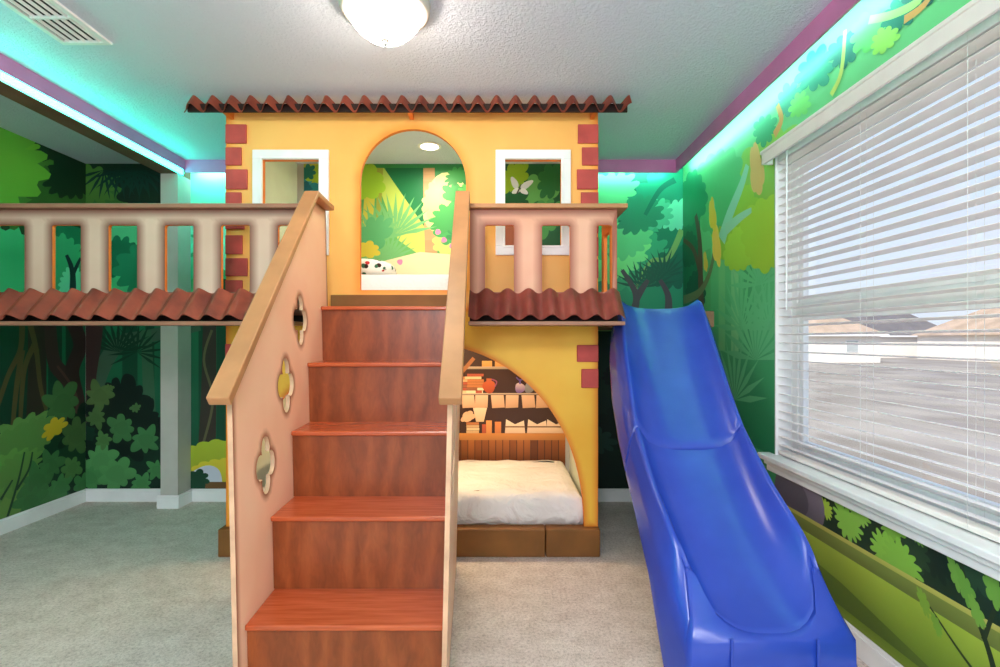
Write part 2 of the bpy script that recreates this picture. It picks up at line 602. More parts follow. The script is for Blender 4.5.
class Mural:
    """flat printed shapes in wall coordinates (u along the wall, v up)"""
    def __init__(self):
        self.s = []

    def poly(self, pts, c, c2=None):
        self.s.append((list(pts), c, c2 or c))

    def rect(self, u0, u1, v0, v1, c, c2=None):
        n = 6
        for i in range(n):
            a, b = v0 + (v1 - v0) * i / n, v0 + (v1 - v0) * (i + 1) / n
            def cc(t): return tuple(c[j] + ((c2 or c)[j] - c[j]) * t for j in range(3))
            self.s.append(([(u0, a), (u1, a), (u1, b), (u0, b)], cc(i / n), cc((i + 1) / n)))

    def leaf(self, u, v, r, c, c2=None, lobes=9, asp=0.7, rot=0.0, deep=0.35, n=72):
        pts = []
        for i in range(n):
            t = 2 * PI * i / n
            rr = r * (1 - deep + deep * abs(math.sin(lobes * t / 2)) ** 0.7) * (1 + .08 * math.sin(3 * t + u * 9))
            x, y = rr * math.cos(t), rr * asp * math.sin(t)
            pts.append((u + x * math.cos(rot) - y * math.sin(rot), v + x * math.sin(rot) + y * math.cos(rot)))
        self.poly(pts, c, c2)

    def blob(self, u, v, r, asp, c, c2=None, rot=0.0):
        self.leaf(u, v, r, c, c2, 1, asp, rot, 0.0, 28)

    def clump(self, u, v, r, c, n=7, rot=0.0):
        # rounded leaflets round a middle, like a hand
        for i in range(n):
            a = rot + 2 * PI * i / n
            q = r * (.62 + .12 * math.sin(i * 2.3 + u * 5))
            self.blob(u + q * .55 * math.cos(a), v + q * .5 * math.sin(a), q * .62, .5, c, tuple(min(255, x * 1.08) for x in c), math.atan2(.9 * math.sin(a), math.cos(a)))
        self.blob(u, v, r * .34, .9, c)

    def frond(self, u, v, r, c, a0, a1, k=9):
        for i in range(k):
            a = a0 + (a1 - a0) * i / (k - 1)
            d, e2 = (math.cos(a), math.sin(a)), (-math.sin(a), math.cos(a))
            wd = r * .05
            self.poly([(u, v), (u + d[0] * r * .5 + e2[0] * wd, v + d[1] * r * .5 + e2[1] * wd), (u + d[0] * r, v + d[1] * r),
                       (u + d[0] * r * .5 - e2[0] * wd, v + d[1] * r * .5 - e2[1] * wd)], c)

    def stem(self, pts, w0, w1, c, c2=None):
        # a tapering branch along a smooth line
        P = []
        for i in range(len(pts) - 1):
            p0, p1, p2, p3 = pts[max(i - 1, 0)], pts[i], pts[i + 1], pts[min(i + 2, len(pts) - 1)]
            for q in range(6):
                t = q / 6
                P.append(tuple(.5 * ((2 * p1[j]) + (-p0[j] + p2[j]) * t + (2 * p0[j] - 5 * p1[j] + 4 * p2[j] - p3[j]) * t * t + (-p0[j] + 3 * p1[j] - 3 * p2[j] + p3[j]) * t ** 3) for j in (0, 1)))
        P.append(pts[-1])
        L, R = [], []
        for i, p in enumerate(P):
            a, b = P[max(i - 1, 0)], P[min(i + 1, len(P) - 1)]
            d = Vector((b[0] - a[0], b[1] - a[1]))
            d = d.normalized() if d.length > 1e-9 else Vector((0, 1))
            h = (w0 + (w1 - w0) * i / (len(P) - 1)) / 2
            L.append((p[0] - d.y * h, p[1] + d.x * h)); R.append((p[0] + d.y * h, p[1] - d.x * h))
        for i in range(len(P) - 1):
            self.s.append(([L[i], L[i + 1], R[i + 1], R[i]], c, c2 or c, i > 0))

    def build(self, name, rects, fmap, label):
        me = bpy.data.meshes.new(name)
        V, Fc, C = [], [], []
        d = 0.0008
        for sh in self.s:
            pts, c, c2 = sh[:3]
            if not (len(sh) > 3 and sh[3]):
                d += 0.00002
            vs = [p[1] for p in pts]
            lo, hi = min(vs), max(vs)
            for r in rects:
                q = clip_poly(pts, r)
                q2 = []
                for p in q:
                    if not q2 or (abs(p[0] - q2[-1][0]) + abs(p[1] - q2[-1][1])) > 1e-6: q2.append(p)
                if len(q2) > 1 and (abs(q2[0][0] - q2[-1][0]) + abs(q2[0][1] - q2[-1][1])) < 1e-6: q2.pop()
                if len(q2) < 3: continue
                i0 = len(V)
                for p in q2:
                    V.append(fmap(p[0], p[1], d))
                    t = (p[1] - lo) / (hi - lo + 1e-9)
                    C.append(lin(tuple(c[j] + (c2[j] - c[j]) * t for j in range(3))))
                Fc.append(list(range(i0, i0 + len(q2))))
        me.from_pydata(V, [], Fc)
        at = me.color_attributes.new('col', 'FLOAT_COLOR', 'POINT')
        for i, cc in enumerate(C):
            at.data[i].color = cc
        me.materials.append(M['mural'])
        o = bpy.data.objects.new(name, me)
        COL.objects.link(o)
        return tag(o, label, 'mural')


def bw(px, py):  # photo pixel -> back wall (x, z)
    return ((px - CX) * YB / F, H + (CY - py) * YB / F)
def lw(px, py):  # -> left wall (y, z)
    y = XL * F / (px - CX)
    return (y, H + (CY - py) * y / F)
def rw(px, py):  # -> right wall (y, z)
    y = XR * F / (px - CX)
    return (y, H + (CY - py) * y / F)

G_DK, G_BG, G_MID, G_LT = (10, 44, 30), (22, 88, 60), (62, 128, 74), (104, 190, 116)
TRUNK, TRUNK2 = (62, 44, 42), (84, 58, 54)


def bush(mu, u0, u1, v0, v1, n, cols, r0, r1, seed, asp=.7):
    rnd = random.Random(seed)
    for i in range(n):
        c = rnd.choice(cols)
        mu.leaf(rnd.uniform(u0, u1), rnd.uniform(v0, v1), rnd.uniform(r0, r1), c, tuple(min(255, x * 1.12) for x in c), rnd.choice((7, 9, 11)), asp, rnd.uniform(-.7, .7), rnd.uniform(.3, .42))


# --- back wall, left of the playhouse, and left wall: one forest
mu = Mural()
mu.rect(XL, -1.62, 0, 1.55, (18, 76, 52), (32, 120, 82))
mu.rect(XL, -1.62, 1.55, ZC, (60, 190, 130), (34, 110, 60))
for px, wd in ((100, .09), (130, .12), (150, .07), (205, .1), (222, .08)):
    x = bw(px, 300)[0]
    mu.rect(x - wd / 2, x + wd / 2, .2, 1.75, (18, 78, 54), (14, 70, 50))
mu.stem([bw(92, 420), bw(98, 380), bw(118, 345), bw(150, 336), bw(200, 325)], .14, .09, (64, 96, 76))
mu.stem([bw(150, 420), bw(148, 370), bw(146, 330)], .1, .08, (58, 102, 74))
mu.frond(bw(118, 352)[0], bw(118, 352)[1], .28, (12, 58, 40), .2, 2.9, 11)
mu.frond(bw(137, 352)[0], bw(137, 352)[1], .24, (12, 60, 42), -.6, 3.6, 13)
mu.stem([bw(82, 470), bw(84, 420), bw(86, 380), bw(94, 330), bw(96, 270)], .2, .12, TRUNK)
mu.stem([bw(207, 450), bw(209, 390), bw(210, 300)], .14, .1, (58, 50, 44))
mu.stem([bw(203, 445), bw(213, 400), bw(204, 360), bw(212, 330)], .02, .02, (98, 96, 66))
mu.rect(XL, HX0, 0, .62, (12, 44, 32), (14, 50, 36))
for (px, py, r) in ((128, 400, .26), (140, 418, .22), (104, 420, .2), (118, 392, .16), (152, 425, .18), (94, 405, .14), (130, 440, .26), (100, 450, .2)):
    mu.clump(*bw(px, py), r, (8, 30, 24), 8, px)
for (px, py, r, c) in ((100, 396, .17, (78, 108, 60)), (96, 418, .12, (70, 104, 58)), (122, 428, .17, (62, 112, 66)), (146, 440, .17, (62, 118, 70)), (102, 462, .23, (78, 140, 82)), (90, 478, .17, (66, 126, 72)),
                       (116, 474, .22, (76, 138, 80)), (142, 484, .13, (66, 130, 74)), (157, 470, .12, (64, 128, 72)), (136, 408, .06, (70, 110, 64)), (110, 388, .05, (80, 112, 62)), (104, 440, .1, (72, 116, 64))):
    mu.clump(*bw(px, py), r, c, 7, py)
for (px, py, r, c) in ((212, 462, .3, (150, 164, 46)), (222, 475, .24, (190, 176, 50))):
    u, v = bw(px, py); mu.leaf(u, v, r, c, tuple(min(255, x * 1.2) for x in c), 15, .6, 0, .12)
u, v = bw(206, 480); mu.blob(u, v, .14, .8, (206, 212, 226))
u, v = bw(216, 488); mu.rect(u - .2, u + .2, v - .04, v + .05, (116, 84, 48))
for (px, py, r) in ((198, 478, .1), (193, 488, .12), (200, 495, .1)):
    u, v = bw(px, py); mu.leaf(u, v, r, (24, 70, 48), None, 7)
# the bright band seen between the balusters, and the dark canopy over it
for (px, py, r, c) in ((95, 262, .3, (48, 176, 120)), (118, 285, .28, (70, 196, 134)), (128, 240, .26, (84, 206, 146)), (118, 258, .2, (22, 118, 84)),
                       (150, 268, .3, (34, 140, 100)), (196, 250, .3, (60, 200, 150)), (215, 240, .25, (40, 170, 120))):
    u, v = bw(px, py); mu.leaf(u, v, r, c, tuple(min(255, x * 1.1) for x in c), 13, .8, .5, .3)
mu.rect(XL, HX0, 2.2, ZC, (18, 66, 44), (14, 50, 34))
for (px, py, r, c) in ((100, 178, .3, (16, 46, 30)), (128, 196, .22, (46, 96, 48)), (110, 200, .24, (52, 100, 46)), (150, 192, .3, (14, 40, 30)), (92, 186, .2, (70, 120, 50))):
    u, v = bw(px, py); mu.leaf(u, v, r, c, tuple(min(255, x * 1.25) for x in c), 11, .8, -.3, .35)
for px in (105, 120, 135, 145):
    u, v = bw(px, 170); mu.frond(u, v, .24, (12, 60, 50), PI + .3, 2 * PI - .3, 8)
mu.rect(HX1, -1.62, 2.1, ZC, (110, 226, 190), (170, 244, 226))  # glow of the LED strip painted into the mural, with the pale leaves below
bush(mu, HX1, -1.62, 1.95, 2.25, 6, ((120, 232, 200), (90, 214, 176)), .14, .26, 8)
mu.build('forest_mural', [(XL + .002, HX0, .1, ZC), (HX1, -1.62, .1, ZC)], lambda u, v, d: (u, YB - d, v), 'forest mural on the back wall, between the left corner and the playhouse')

mu = Mural()
mu.rect(Y0, YB, 0, 1.55, (18, 76, 52), (30, 116, 80))
mu.rect(Y0, YB, 1.55, ZC, (70, 196, 130), (36, 110, 56))
for px, wd in ((10, .16), (34, .2), (55, .12), (72, .12), (-20, .2), (-60, .3)):
    y = lw(px, 340)[0]
    mu.rect(y - wd / 2, y + wd / 2, .3, 1.8, (16, 50, 38), (20, 72, 50))
mu.stem([lw(36, 420), lw(37, 370), lw(36, 300)], .16, .13, (48, 42, 34))
mu.stem([lw(64, 475), lw(68, 440), lw(76, 405), lw(68, 380), lw(54, 362), lw(50, 325)], .16, .1, TRUNK)
mu.stem([lw(66, 470), lw(72, 430), lw(78, 405), lw(72, 372), lw(80, 345), lw(72, 320)], .13, .13, (56, 40, 38))
mu.stem([lw(70, 440), lw(77, 404), lw(70, 384), lw(57, 366)], .03, .02, TRUNK2)
for a in ([lw(-2, 405), lw(8, 375), lw(20, 350), lw(22, 325)], [lw(12, 430), lw(16, 390), lw(22, 350)], [lw(46, 410), lw(40, 385), lw(36, 350), lw(30, 325)], [lw(20, 420), lw(24, 370), lw(34, 345)]):
    mu.stem(a, .03, .045, (82, 74, 44))
bush(mu, lw(0, 0)[0], lw(85, 0)[0], .2, .62, 14, ((12, 40, 28), (14, 46, 32), (18, 54, 36)), .18, .3, 5)
for (px, py, r, c) in ((20, 442, .3, (92, 134, 70)), (34, 436, .22, (86, 128, 66)), (8, 452, .26, (84, 126, 64)), (8, 500, .3, (98, 138, 66)), (2, 478, .26, (92, 138, 66)), (18, 470, .2, (88, 130, 64))):
    u, v = lw(px, py); mu.leaf(u, v, r, c, tuple(min(255, x * 1.12) for x in c), 15, .62, .3, .3)
for (px, py, r, c) in ((62, 404, .24, (66, 108, 62)), (76, 436, .2, (70, 104, 58)), (50, 466, .17, (60, 108, 62)), (60, 488, .16, (66, 124, 70)), (36, 482, .2, (60, 110, 62)), (44, 500, .14, (64, 118, 66)), (72, 468, .13, (76, 120, 66)), (30, 502, .17, (58, 110, 60)), (82, 486, .14, (64, 120, 70))):
    mu.clump(*lw(px, py), r, c, 7, py)
u, v = lw(54, 428); mu.leaf(u, v, .12, (196, 166, 36), (216, 190, 50), 7, .6, .4, .4)
for a in ([lw(6, 520), lw(18, 480), lw(24, 452)], [lw(16, 490), lw(28, 470), lw(32, 452)], [lw(0, 500), lw(12, 480)]):
    mu.stem(a, .02, .012, (34, 66, 44))
for (px, py, r, c) in ((8, 246, .3, (96, 212, 150)), (30, 270, .4, (56, 176, 120)), (66, 240, .3, (30, 136, 96)), (62, 262, .25, (64, 184, 130)), (0, 275, .4, (70, 196, 134)), (72, 282, .14, (120, 230, 190))):
    u, v = lw(px, py); mu.leaf(u, v, r, c, tuple(min(255, x * 1.08) for x in c), 15, .8, .6, .26)
mu.stem([lw(72, 300), lw(72, 272), lw(66, 255)], .07, .03, (26, 58, 62)); mu.stem([lw(72, 275), lw(80, 258)], .04, .02, (26, 58, 62))
mu.rect(2.4, YB, 2.14, ZC, (26, 76, 46), (20, 54, 32))
for (px, py, r, c) in ((12, 165, .62, (98, 170, 56)), (34, 185, .5, (34, 74, 40)), (52, 160, .4, (26, 58, 32)), (20, 190, .4, (72, 132, 52)), (60, 195, .34, (58, 104, 46)), (74, 176, .3, (22, 54, 34)), (6, 148, .3, (120, 190, 60)), (-30, 160, .6, (110, 180, 60))):
    u, v = lw(px, py); mu.leaf(u, v, r, c, tuple(min(255, x * 1.12) for x in c), 17, .6, .5, .28)
mu.build('forest_mural', [(Y0, YB - .004, .1, ZC)], lambda u, v, d: (XL + d, u, v), 'dark forest mural on the left wall of the nook')

# --- back wall, right of the playhouse
mu = Mural()
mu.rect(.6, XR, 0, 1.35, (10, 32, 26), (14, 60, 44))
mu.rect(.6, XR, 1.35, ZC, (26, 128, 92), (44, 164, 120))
for (px, py, r, c) in ((645, 205, .4, (10, 108, 84)), (665, 195, .3, (30, 148, 112)), (612, 192, .22, (104, 208, 140)), (650, 235, .34, (52, 168, 120)), (670, 240, .2, (16, 116, 84)),
                       (640, 262, .3, (44, 150, 106)), (618, 256, .26, (112, 206, 128)), (606, 238, .2, (60, 176, 112)), (628, 240, .2, (90, 192, 128)), (675, 215, .16, (110, 218, 176)), (655, 215, .16, (78, 190, 146)), (672, 268, .22, (10, 92, 70)), (640, 215, .2, (34, 134, 100))):
    u, v = bw(px, py); mu.leaf(u, v, r, c, tuple(min(255, x * 1.14) for x in c), 13, .75, .5, .3)
mu.stem([bw(634, 292), bw(650, 262), bw(668, 258), bw(682, 230)], .02, .05, (120, 170, 96))
mu.stem([bw(645, 215), bw(660, 190), bw(675, 180)], .03, .05, (20, 120, 96))
for px, py in ((652, 286), (664, 276), (640, 288)):
    u, v = bw(px, py); mu.frond(u, v, .22, (12, 84, 66), .2, 2.9, 11)
for a in ([bw(632, 318), bw(636, 295), bw(622, 270)], [bw(636, 298), bw(648, 280)], [bw(668, 318), bw(668, 296), bw(660, 280)]):
    mu.stem(a, .07, .03, (70, 66, 74))
mu.rect(.6, XR, 1.34, 1.42, (150, 190, 110), (110, 190, 130))
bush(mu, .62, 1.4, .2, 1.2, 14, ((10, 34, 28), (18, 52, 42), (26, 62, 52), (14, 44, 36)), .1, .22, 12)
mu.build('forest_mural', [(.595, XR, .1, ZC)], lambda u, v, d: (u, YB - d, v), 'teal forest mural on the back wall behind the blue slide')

# --- right wall, round the window
mu = Mural()
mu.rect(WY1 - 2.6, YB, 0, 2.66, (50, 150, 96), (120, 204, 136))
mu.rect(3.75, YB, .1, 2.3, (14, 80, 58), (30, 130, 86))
for px, c in ((708, (92, 178, 112)), (722, (120, 198, 130)), (735, (134, 204, 140)), (748, (70, 160, 104))):
    y = rw(px, 300)[0]; mu.rect(y - .05, y + .05, .4, 1.9, c, tuple(x * .96 for x in c))
mu.rect(2.74, 3.7, .66, 1.2, (40, 128, 84), (74, 164, 106))
for px, py, r in ((760, 285, .4), (768, 260, .3), (742, 330, .4), (756, 360, .45), (770, 330, .35), (735, 400, .4)):
    u, v = rw(px, py); mu.frond(u, v, r, (104, 190, 130), .1, 3.0, 11)
for (px, py, r, c) in ((756, 205, .34, (150, 186, 50)), (768, 180, .4, (132, 180, 70)), (735, 222, .36, (146, 188, 52)), (738, 250, .2, (160, 196, 60)), (766, 232, .3, (158, 190, 54)), (715, 190, .4, (86, 176, 110)), (690, 250, .2, (20, 96, 66)), (692, 200, .3, (40, 140, 92)), (696, 290, .2, (16, 84, 60))):
    u, v = rw(px, py); mu.leaf(u, v, r, c, tuple(min(255, x * 1.08) for x in c), 13, .7, .2, .16)
mu.stem([rw(702, 330), rw(701, 280), rw(700, 240), rw(696, 215)], .11, .05, (92, 66, 52))
mu.stem([rw(701, 275), rw(694, 250), rw(684, 240)], .06, .03, (92, 66, 52))
mu.stem([rw(684, 300), rw(700, 292), rw(711, 270), rw(716, 240)], .07, .04, (110, 120, 80))
mu.stem([rw(722, 240), rw(730, 215), rw(742, 185), rw(748, 165)], .12, .05, (150, 208, 180))
mu.stem([rw(726, 230), rw(740, 218), rw(752, 210)], .08, .03, (156, 206, 176))
mu.stem([rw(718, 250), rw(716, 222), rw(714, 200)], .05, .03, (110, 190, 150))
for (px, py, r, c) in ((717, 246, .15, (246, 198, 84)), (713, 215, .13, (240, 196, 60)), (757, 170, .17, (226, 180, 110)), (706, 262, .08, (220, 180, 70))):
    u, v = rw(px, py); mu.leaf(u, v, r, c, None, 5, .45, 1.3, .2)
# above the window
for (px, py, r, c) in ((790, 100, .14, (60, 150, 120)), (815, 70, .16, (40, 140, 112)), (800, 105, .1, (120, 206, 110)), (845, 50, .12, (20, 110, 96)), (870, 30, .13, (110, 206, 110)), (900, 15, .1, (28, 120, 100)),
                       (765, 130, .14, (50, 150, 100)), (930, -15, .12, (12, 90, 80)), (885, 40, .08, (150, 214, 96))):
    u, v = rw(px, py); mu.leaf(u, v, r, c, tuple(min(255, x * 1.1) for x in c), 9, .6, .4, .3)
mu.stem([rw(775, 135), rw(782, 120), rw(778, 105)], .05, .03, (214, 150, 84))
mu.stem([rw(832, 95), rw(842, 72), rw(846, 30)], .03, .02, (190, 200, 96))
mu.stem([rw(870, 20), rw(895, 14), rw(920, 0), rw(925, -20)], .03, .03, (170, 220, 120))
mu.stem([rw(905, 20), rw(925, 5), rw(940, -20)], .03, .02, (214, 150, 84))
# below the window: ledge, hill, leaves and twigs
YW = WY1 - 2.6
mu.rect(YW, 2.72, .4, .66, (30, 54, 38), (26, 48, 34))
for (px, py, r, c) in ((935, 556, .09, (20, 42, 32)), (975, 566, .09, (38, 68, 46)), (915, 550, .08, (38, 66, 44)), (1030, 600, .1, (22, 46, 34))):
    mu.leaf(*rw(px, py), r, c, None, 11, .8, .6, .4)
for (px, py, r, c, ro) in ((848, 522, .1, (132, 184, 74), .5), (860, 514, .07, (140, 190, 80), .2), (895, 527, .075, (128, 178, 68), 2.4), (888, 553, .1, (132, 182, 70), .4), (902, 560, .1, (128, 178, 68), .3), (918, 536, .04, (112, 160, 66), .5), (826, 508, .06, (160, 190, 66), .5), (1040, 600, .12, (128, 178, 68), .5)):
    mu.leaf(*rw(px, py), r, c, tuple(min(255, x * 1.1) for x in c), 13, .7, ro, .42)
u, v = rw(805, 498); mu.blob(u, v, .15, 1.0, (92, 86, 96), (150, 140, 160))
u, v = rw(790, 495); mu.blob(u, v, .15, .8, (72, 68, 78), (110, 104, 118))
mu.rect(YW, 3.1, .08, .15, (120, 142, 40), (104, 130, 36))
mu.rect(YW, 3.1, .14, .375, (92, 118, 36), (164, 186, 66))
mu.poly([(1.6, .14), (2.9, .14), (2.9, .30), (2.2, .24)], (78, 100, 36), (96, 120, 40))
mu.rect(YW, 3.1, .365, .425, (104, 116, 54), (126, 140, 66))
mu.rect(YW, 3.1, .42, .438, (176, 176, 84), (190, 186, 96))
for a, w0 in (([rw(1000, 690), rw(990, 650), rw(972, 600), rw(962, 560)], .022), ([rw(985, 640), rw(1000, 600), rw(1015, 570)], .016), ([rw(990, 690), rw(960, 650), rw(930, 605)], .012)):
    mu.stem(a, w0, w0 * .5, (40, 56, 34))
for (px, py, r, c) in ((958, 575, .06, (110, 160, 66)), (968, 590, .06, (104, 156, 62)), (978, 612, .05, (116, 164, 66)), (996, 590, .07, (108, 160, 64)), (925, 602, .05, (128, 166, 60)), (938, 625, .04, (120, 164, 60))):
    u, v = rw(px, py); mu.leaf(u, v, r, c, None, 9, .45, 1.1, .3)
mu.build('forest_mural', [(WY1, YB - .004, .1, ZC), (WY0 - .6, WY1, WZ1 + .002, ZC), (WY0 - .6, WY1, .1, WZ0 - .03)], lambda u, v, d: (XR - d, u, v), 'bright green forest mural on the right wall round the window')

# --- inside the playhouse, upstairs: sunlit glade
mu = Mural()
mu.rect(-1.55, .55, 1.4, ZC, (150, 196, 96), (44, 132, 70))
mu.poly([bw(300, 300), bw(410, 300), bw(440, 270), bw(362, 168), bw(300, 168)], (120, 190, 96), (70, 150, 84))
mu.poly([bw(386, 168), bw(428, 168), bw(428, 232), bw(386, 192)], (20, 122, 66), (14, 104, 58))
mu.poly([bw(372, 168), bw(384, 168), bw(428, 232), bw(430, 262), bw(398, 240)], (206, 214, 100), (170, 200, 84))
mu.stem([bw(366, 270), bw(368, 220), bw(372, 168)], .07, .09, (196, 190, 70))
mu.stem([bw(378, 240), bw(380, 168)], .03, .05, (150, 160, 60))
mu.stem([bw(432, 275), bw(430, 220), bw(429, 168)], .1, .09, (206, 158, 108), (190, 150, 100))
mu.blob(*bw(448, 205), .2, 1.2, (214, 226, 140), (230, 234, 160))
mu.leaf(*bw(446, 200), .2, (222, 206, 130), (228, 216, 150), 15, .9, 0, .2)
mu.leaf(*bw(455, 240), .18, (190, 216, 110), None, 13, .8, 0, .2)
bush(mu, bw(448, 0)[0], bw(480, 0)[0], 1.9, 2.6, 8, ((60, 150, 74), (90, 176, 84), (40, 126, 66)), .1, .18, 4)
for px, py, r in ((368, 262, .3), (395, 235, .34), (374, 240, .3), (388, 260, .24)):
    mu.frond(*bw(px, py), r, (112, 180, 110), .2, 2.9, 13)
mu.leaf(*bw(364, 182), .17, (150, 196, 50), None, 9, .9, 0, .16)
mu.leaf(*bw(374, 236), .2, (80, 160, 100), (90, 170, 110), 9, .6, 1.0, .3)
mu.leaf(*bw(368, 250), .1, (210, 190, 60), None, 7, .7, 0, .3)
mu.poly([bw(300, 300), bw(620, 300), bw(620, 262), bw(470, 256), bw(420, 252), bw(380, 262), bw(300, 268)], (226, 206, 164), (232, 216, 172))
for px, py in ((438, 232), (444, 240), (452, 246), (400, 262)):
    mu.blob(*bw(px, py), .022, 1, (214, 130, 170))
# dark leafy corner behind the right-hand window
mu.rect(bw(484, 0)[0], .55, 1.4, ZC, (18, 74, 44), (30, 98, 58))
for (px, py, r, c) in ((514, 178, .16, (140, 178, 40)), (538, 195, .22, (94, 160, 84)), (528, 230, .25, (36, 104, 58)), (550, 240, .2, (24, 82, 52)), (515, 205, .15, (24, 84, 48)), (552, 180, .16, (40, 112, 60)), (510, 235, .14, (150, 80, 54)), (545, 218, .18, (70, 140, 76))):
    mu.leaf(*bw(px, py), r, c, tuple(min(255, x * 1.1) for x in c), 9, .7, 1.0, .28)
for px, py, r, a, ro in ((514.5, 183, .05, .5, 2.0), (526.5, 185, .058, .42, .6), (516, 191, .034, .6, 3.6), (524, 191.5, .034, .6, -.5)):
    mu.blob(*bw(px, py), r, a, (214, 220, 230), (240, 243, 248), ro)
mu.stem([bw(517, 194), bw(519.5, 188), bw(521, 184)], .014, .006, (70, 70, 70))
# bright corner behind the left-hand window
mu.rect(-1.55, bw(340, 0)[0], 1.4, ZC, (166, 186, 50), (190, 200, 60))
for (px, py, r, c) in ((312, 185, .12, (50, 150, 170)), (306, 193, .1, (30, 110, 130)), (318, 176, .1, (170, 206, 60)), (308, 172, .07, (30, 120, 110)), (322, 190, .1, (40, 140, 150))):
    mu.leaf(*bw(px, py), r, c, None, 7, .9, .3, .4)
mu.build('glade_mural', [(-1.53, .53, 1.46, ZC)], lambda u, v, d: (u, YB - d, v), 'sunlit glade mural seen through the upper arch of the playhouse')

# --- inside the playhouse, downstairs: painted shelves
mu = Mural()
mu.rect(-1.53, .53, .16, 1.36, (58, 36, 26), (70, 44, 32))
for x in [(-1.5 + i * .055) for i in range(37)]:
    c = random.choice(((150, 86, 36), (112, 62, 28), (176, 104, 44)))
    mu.rect(x, x + .05, .2, .52, (88, 46, 22), c)
def shelf(py, th, c):
    v = bw(0, py)[1]; mu.rect(-1.53, .53, v - th, v, tuple(x * .85 for x in c), c)
shelf(433, .055, (206, 136, 66)); shelf(393, .012, (212, 186, 160)); shelf(366.5, .02, (200, 176, 150))
rnd = random.Random(2)
BK = ((226, 196, 150), (206, 170, 124), (176, 84, 60), (236, 214, 176), (190, 120, 70), (150, 96, 66))
v0 = bw(0, 393)[1]
def stack(px, n, wd, v):
    u = bw(px, 0)[0]
    for i in range(n):
        o_ = rnd.uniform(-.015, .015); mu.rect(u - wd / 2 + o_, u + wd / 2 + o_, v, v + .02, rnd.choice(BK)); v += .022
stack(466, 6, .11, v0); stack(474, 7, .13, v0); stack(479, 3, .05, v0)
v1 = bw(0, 366.5)[1]
for px in (487, 500, 458): u = bw(px, 0)[0]; mu.rect(u - .04, u + .04, v1, v1 + .045, (222, 160, 84), (236, 180, 104))
mu.stem([bw(462, 372), bw(474, 358)], .03, .03, (170, 110, 66))
u = bw(489, 0)[0]; mu.blob(u, v0 + .05, .05, 1.0, (170, 74, 40), (200, 96, 50)); mu.rect(u - .02, u + .02, v0 + .085, v0 + .115, (190, 96, 56)); mu.stem([(u + .045, v0 + .05), (u + .06, v0 + .09), (u + .02, v0 + .11)], .01, .01, (150, 80, 110))
u = bw(520, 0)[0]; mu.blob(u, v0 + .04, .04, 1.0, (110, 80, 150), (226, 200, 200)); mu.stem([(u, v0 + .07), (u, v0 + .11)], .015, .012, (110, 90, 160)); mu.stem([(u - .03, v0 + .125), (u, v0 + .1), (u + .03, v0 + .12)], .01, .01, (110, 90, 160))
u = bw(529, 0)[0]; mu.blob(u, v0 + .04, .035, 1.2, (120, 120, 124), (170, 170, 172))
vp0, vp1 = bw(0, 408)[1], bw(0, 395)[1]
for i, px in enumerate((450, 468, 482, 497.5, 512.5, 528, 543, 556)):
    u = bw(px, 0)[0]; s = .008 if i % 2 else -.006
    mu.poly([(u - .05 + s, vp0), (u + .05 + s, vp0 + .005), (u + .048, vp1), (u - .052, vp1)], (206, 158, 120), (234, 192, 156))
v2 = bw(0, 433)[1]
for px, hgt, wd, c in ((489, .1, .045, (206, 136, 76)), (498, .09, .05, (196, 120, 66)), (484, .07, .03, (170, 80, 50))):
    u = bw(px, 0)[0]; mu.rect(u - wd / 2, u + wd / 2, v2, v2 + hgt, c, tuple(min(255, x * 1.15) for x in c))
stack(474, 4, .1, v2)
u = bw(480, 0)[0]; mu.poly([(u - .03, v2 + .09), (u + .03, v2 + .09), (u + .055, v2 + .2), (u - .055, v2 + .2)], (220, 180, 140), (240, 210, 176))
u = bw(468, 0)[0]; mu.leaf(u, v2 + .13, .06, (230, 180, 140), None, 5, .7, .5, .2)
for px in (515, 537, 556):
    u = bw(px, 0)[0]; mu.poly([(u - .08, v2), (u + .08, v2), (u + .07, v2 + .1), (u, v2 + .07), (u - .07, v2 + .11)], (222, 186, 150), (244, 220, 190)); mu.rect(u - .08, u + .08, v2 + .045, v2 + .055, (120, 80, 50))
mu.build('shelf_mural', [(-1.53, .53, .17, 1.35)], lambda u, v, d: (u, YB - d, v), 'painted bookshelf mural on the wall behind the lower bed')

# ------------------------------------------------------------------ window, blind, outside
win = tag(bpy.data.objects.new('window_1', None), kind='structure'); COL.objects.link(win); win.location = (XR + .1, 1.7, WZ0)
m = MB()
fx0, fx1 = XR + .085, XR + .13
for a in ((WY1 - .06, WY1, WZ0, WZ1), (WY0, WY0 + .06, WZ0, WZ1), (WY0 + .06, WY1 - .06, WZ0, WZ0 + .06), (WY0 + .06, WY1 - .06, WZ1 - .06, WZ1)):
    m.box(fx0, fx1, *a)
m.build('window_frame', M['white'], win, bevel=.004)
MB().box(fx0 - .01, fx1, WY0 + .06, WY1 - .06, 1.40, 1.46).build('window_rail', M['white'], win, bevel=.004)
m = MB()
for z0, z1 in ((WZ0 + .06, 1.40), (1.46, WZ1 - .06)):
    for a in ((WY1 - .095, WY1 - .06, z0, z1), (WY0 + .06, WY0 + .095, z0, z1), (WY0 + .095, WY1 - .095, z0, z0 + .03), (WY0 + .095, WY1 - .095, z1 - .03, z1)):
        m.box(fx0 + .008, fx1 - .008, *a)
m.build('window_sash', M['white'], win, bevel=.003)
m = MB(); m.box(fx0 + .02, fx0 + .024, WY0 + .06, WY1 - .06, WZ0 + .06, WZ1 - .06)
m.build('window_pane', M['glass'], win)
m = MB()
m.box(XR - .065, XR + .085, WY0 - .06, WY1 + .06, WZ0 - .025, WZ0 + .003)
m.box(XR - .045, XR - .001, WY0 - .03, WY1 + .03, WZ0 - .05, WZ0 - .025)
m.box(XR - .03, XR - .001, WY0 - .03, WY1 + .03, WZ0 - .085, WZ0 - .05)
m.build('window_sill', M['white'], win, bevel=.006, seg=3)
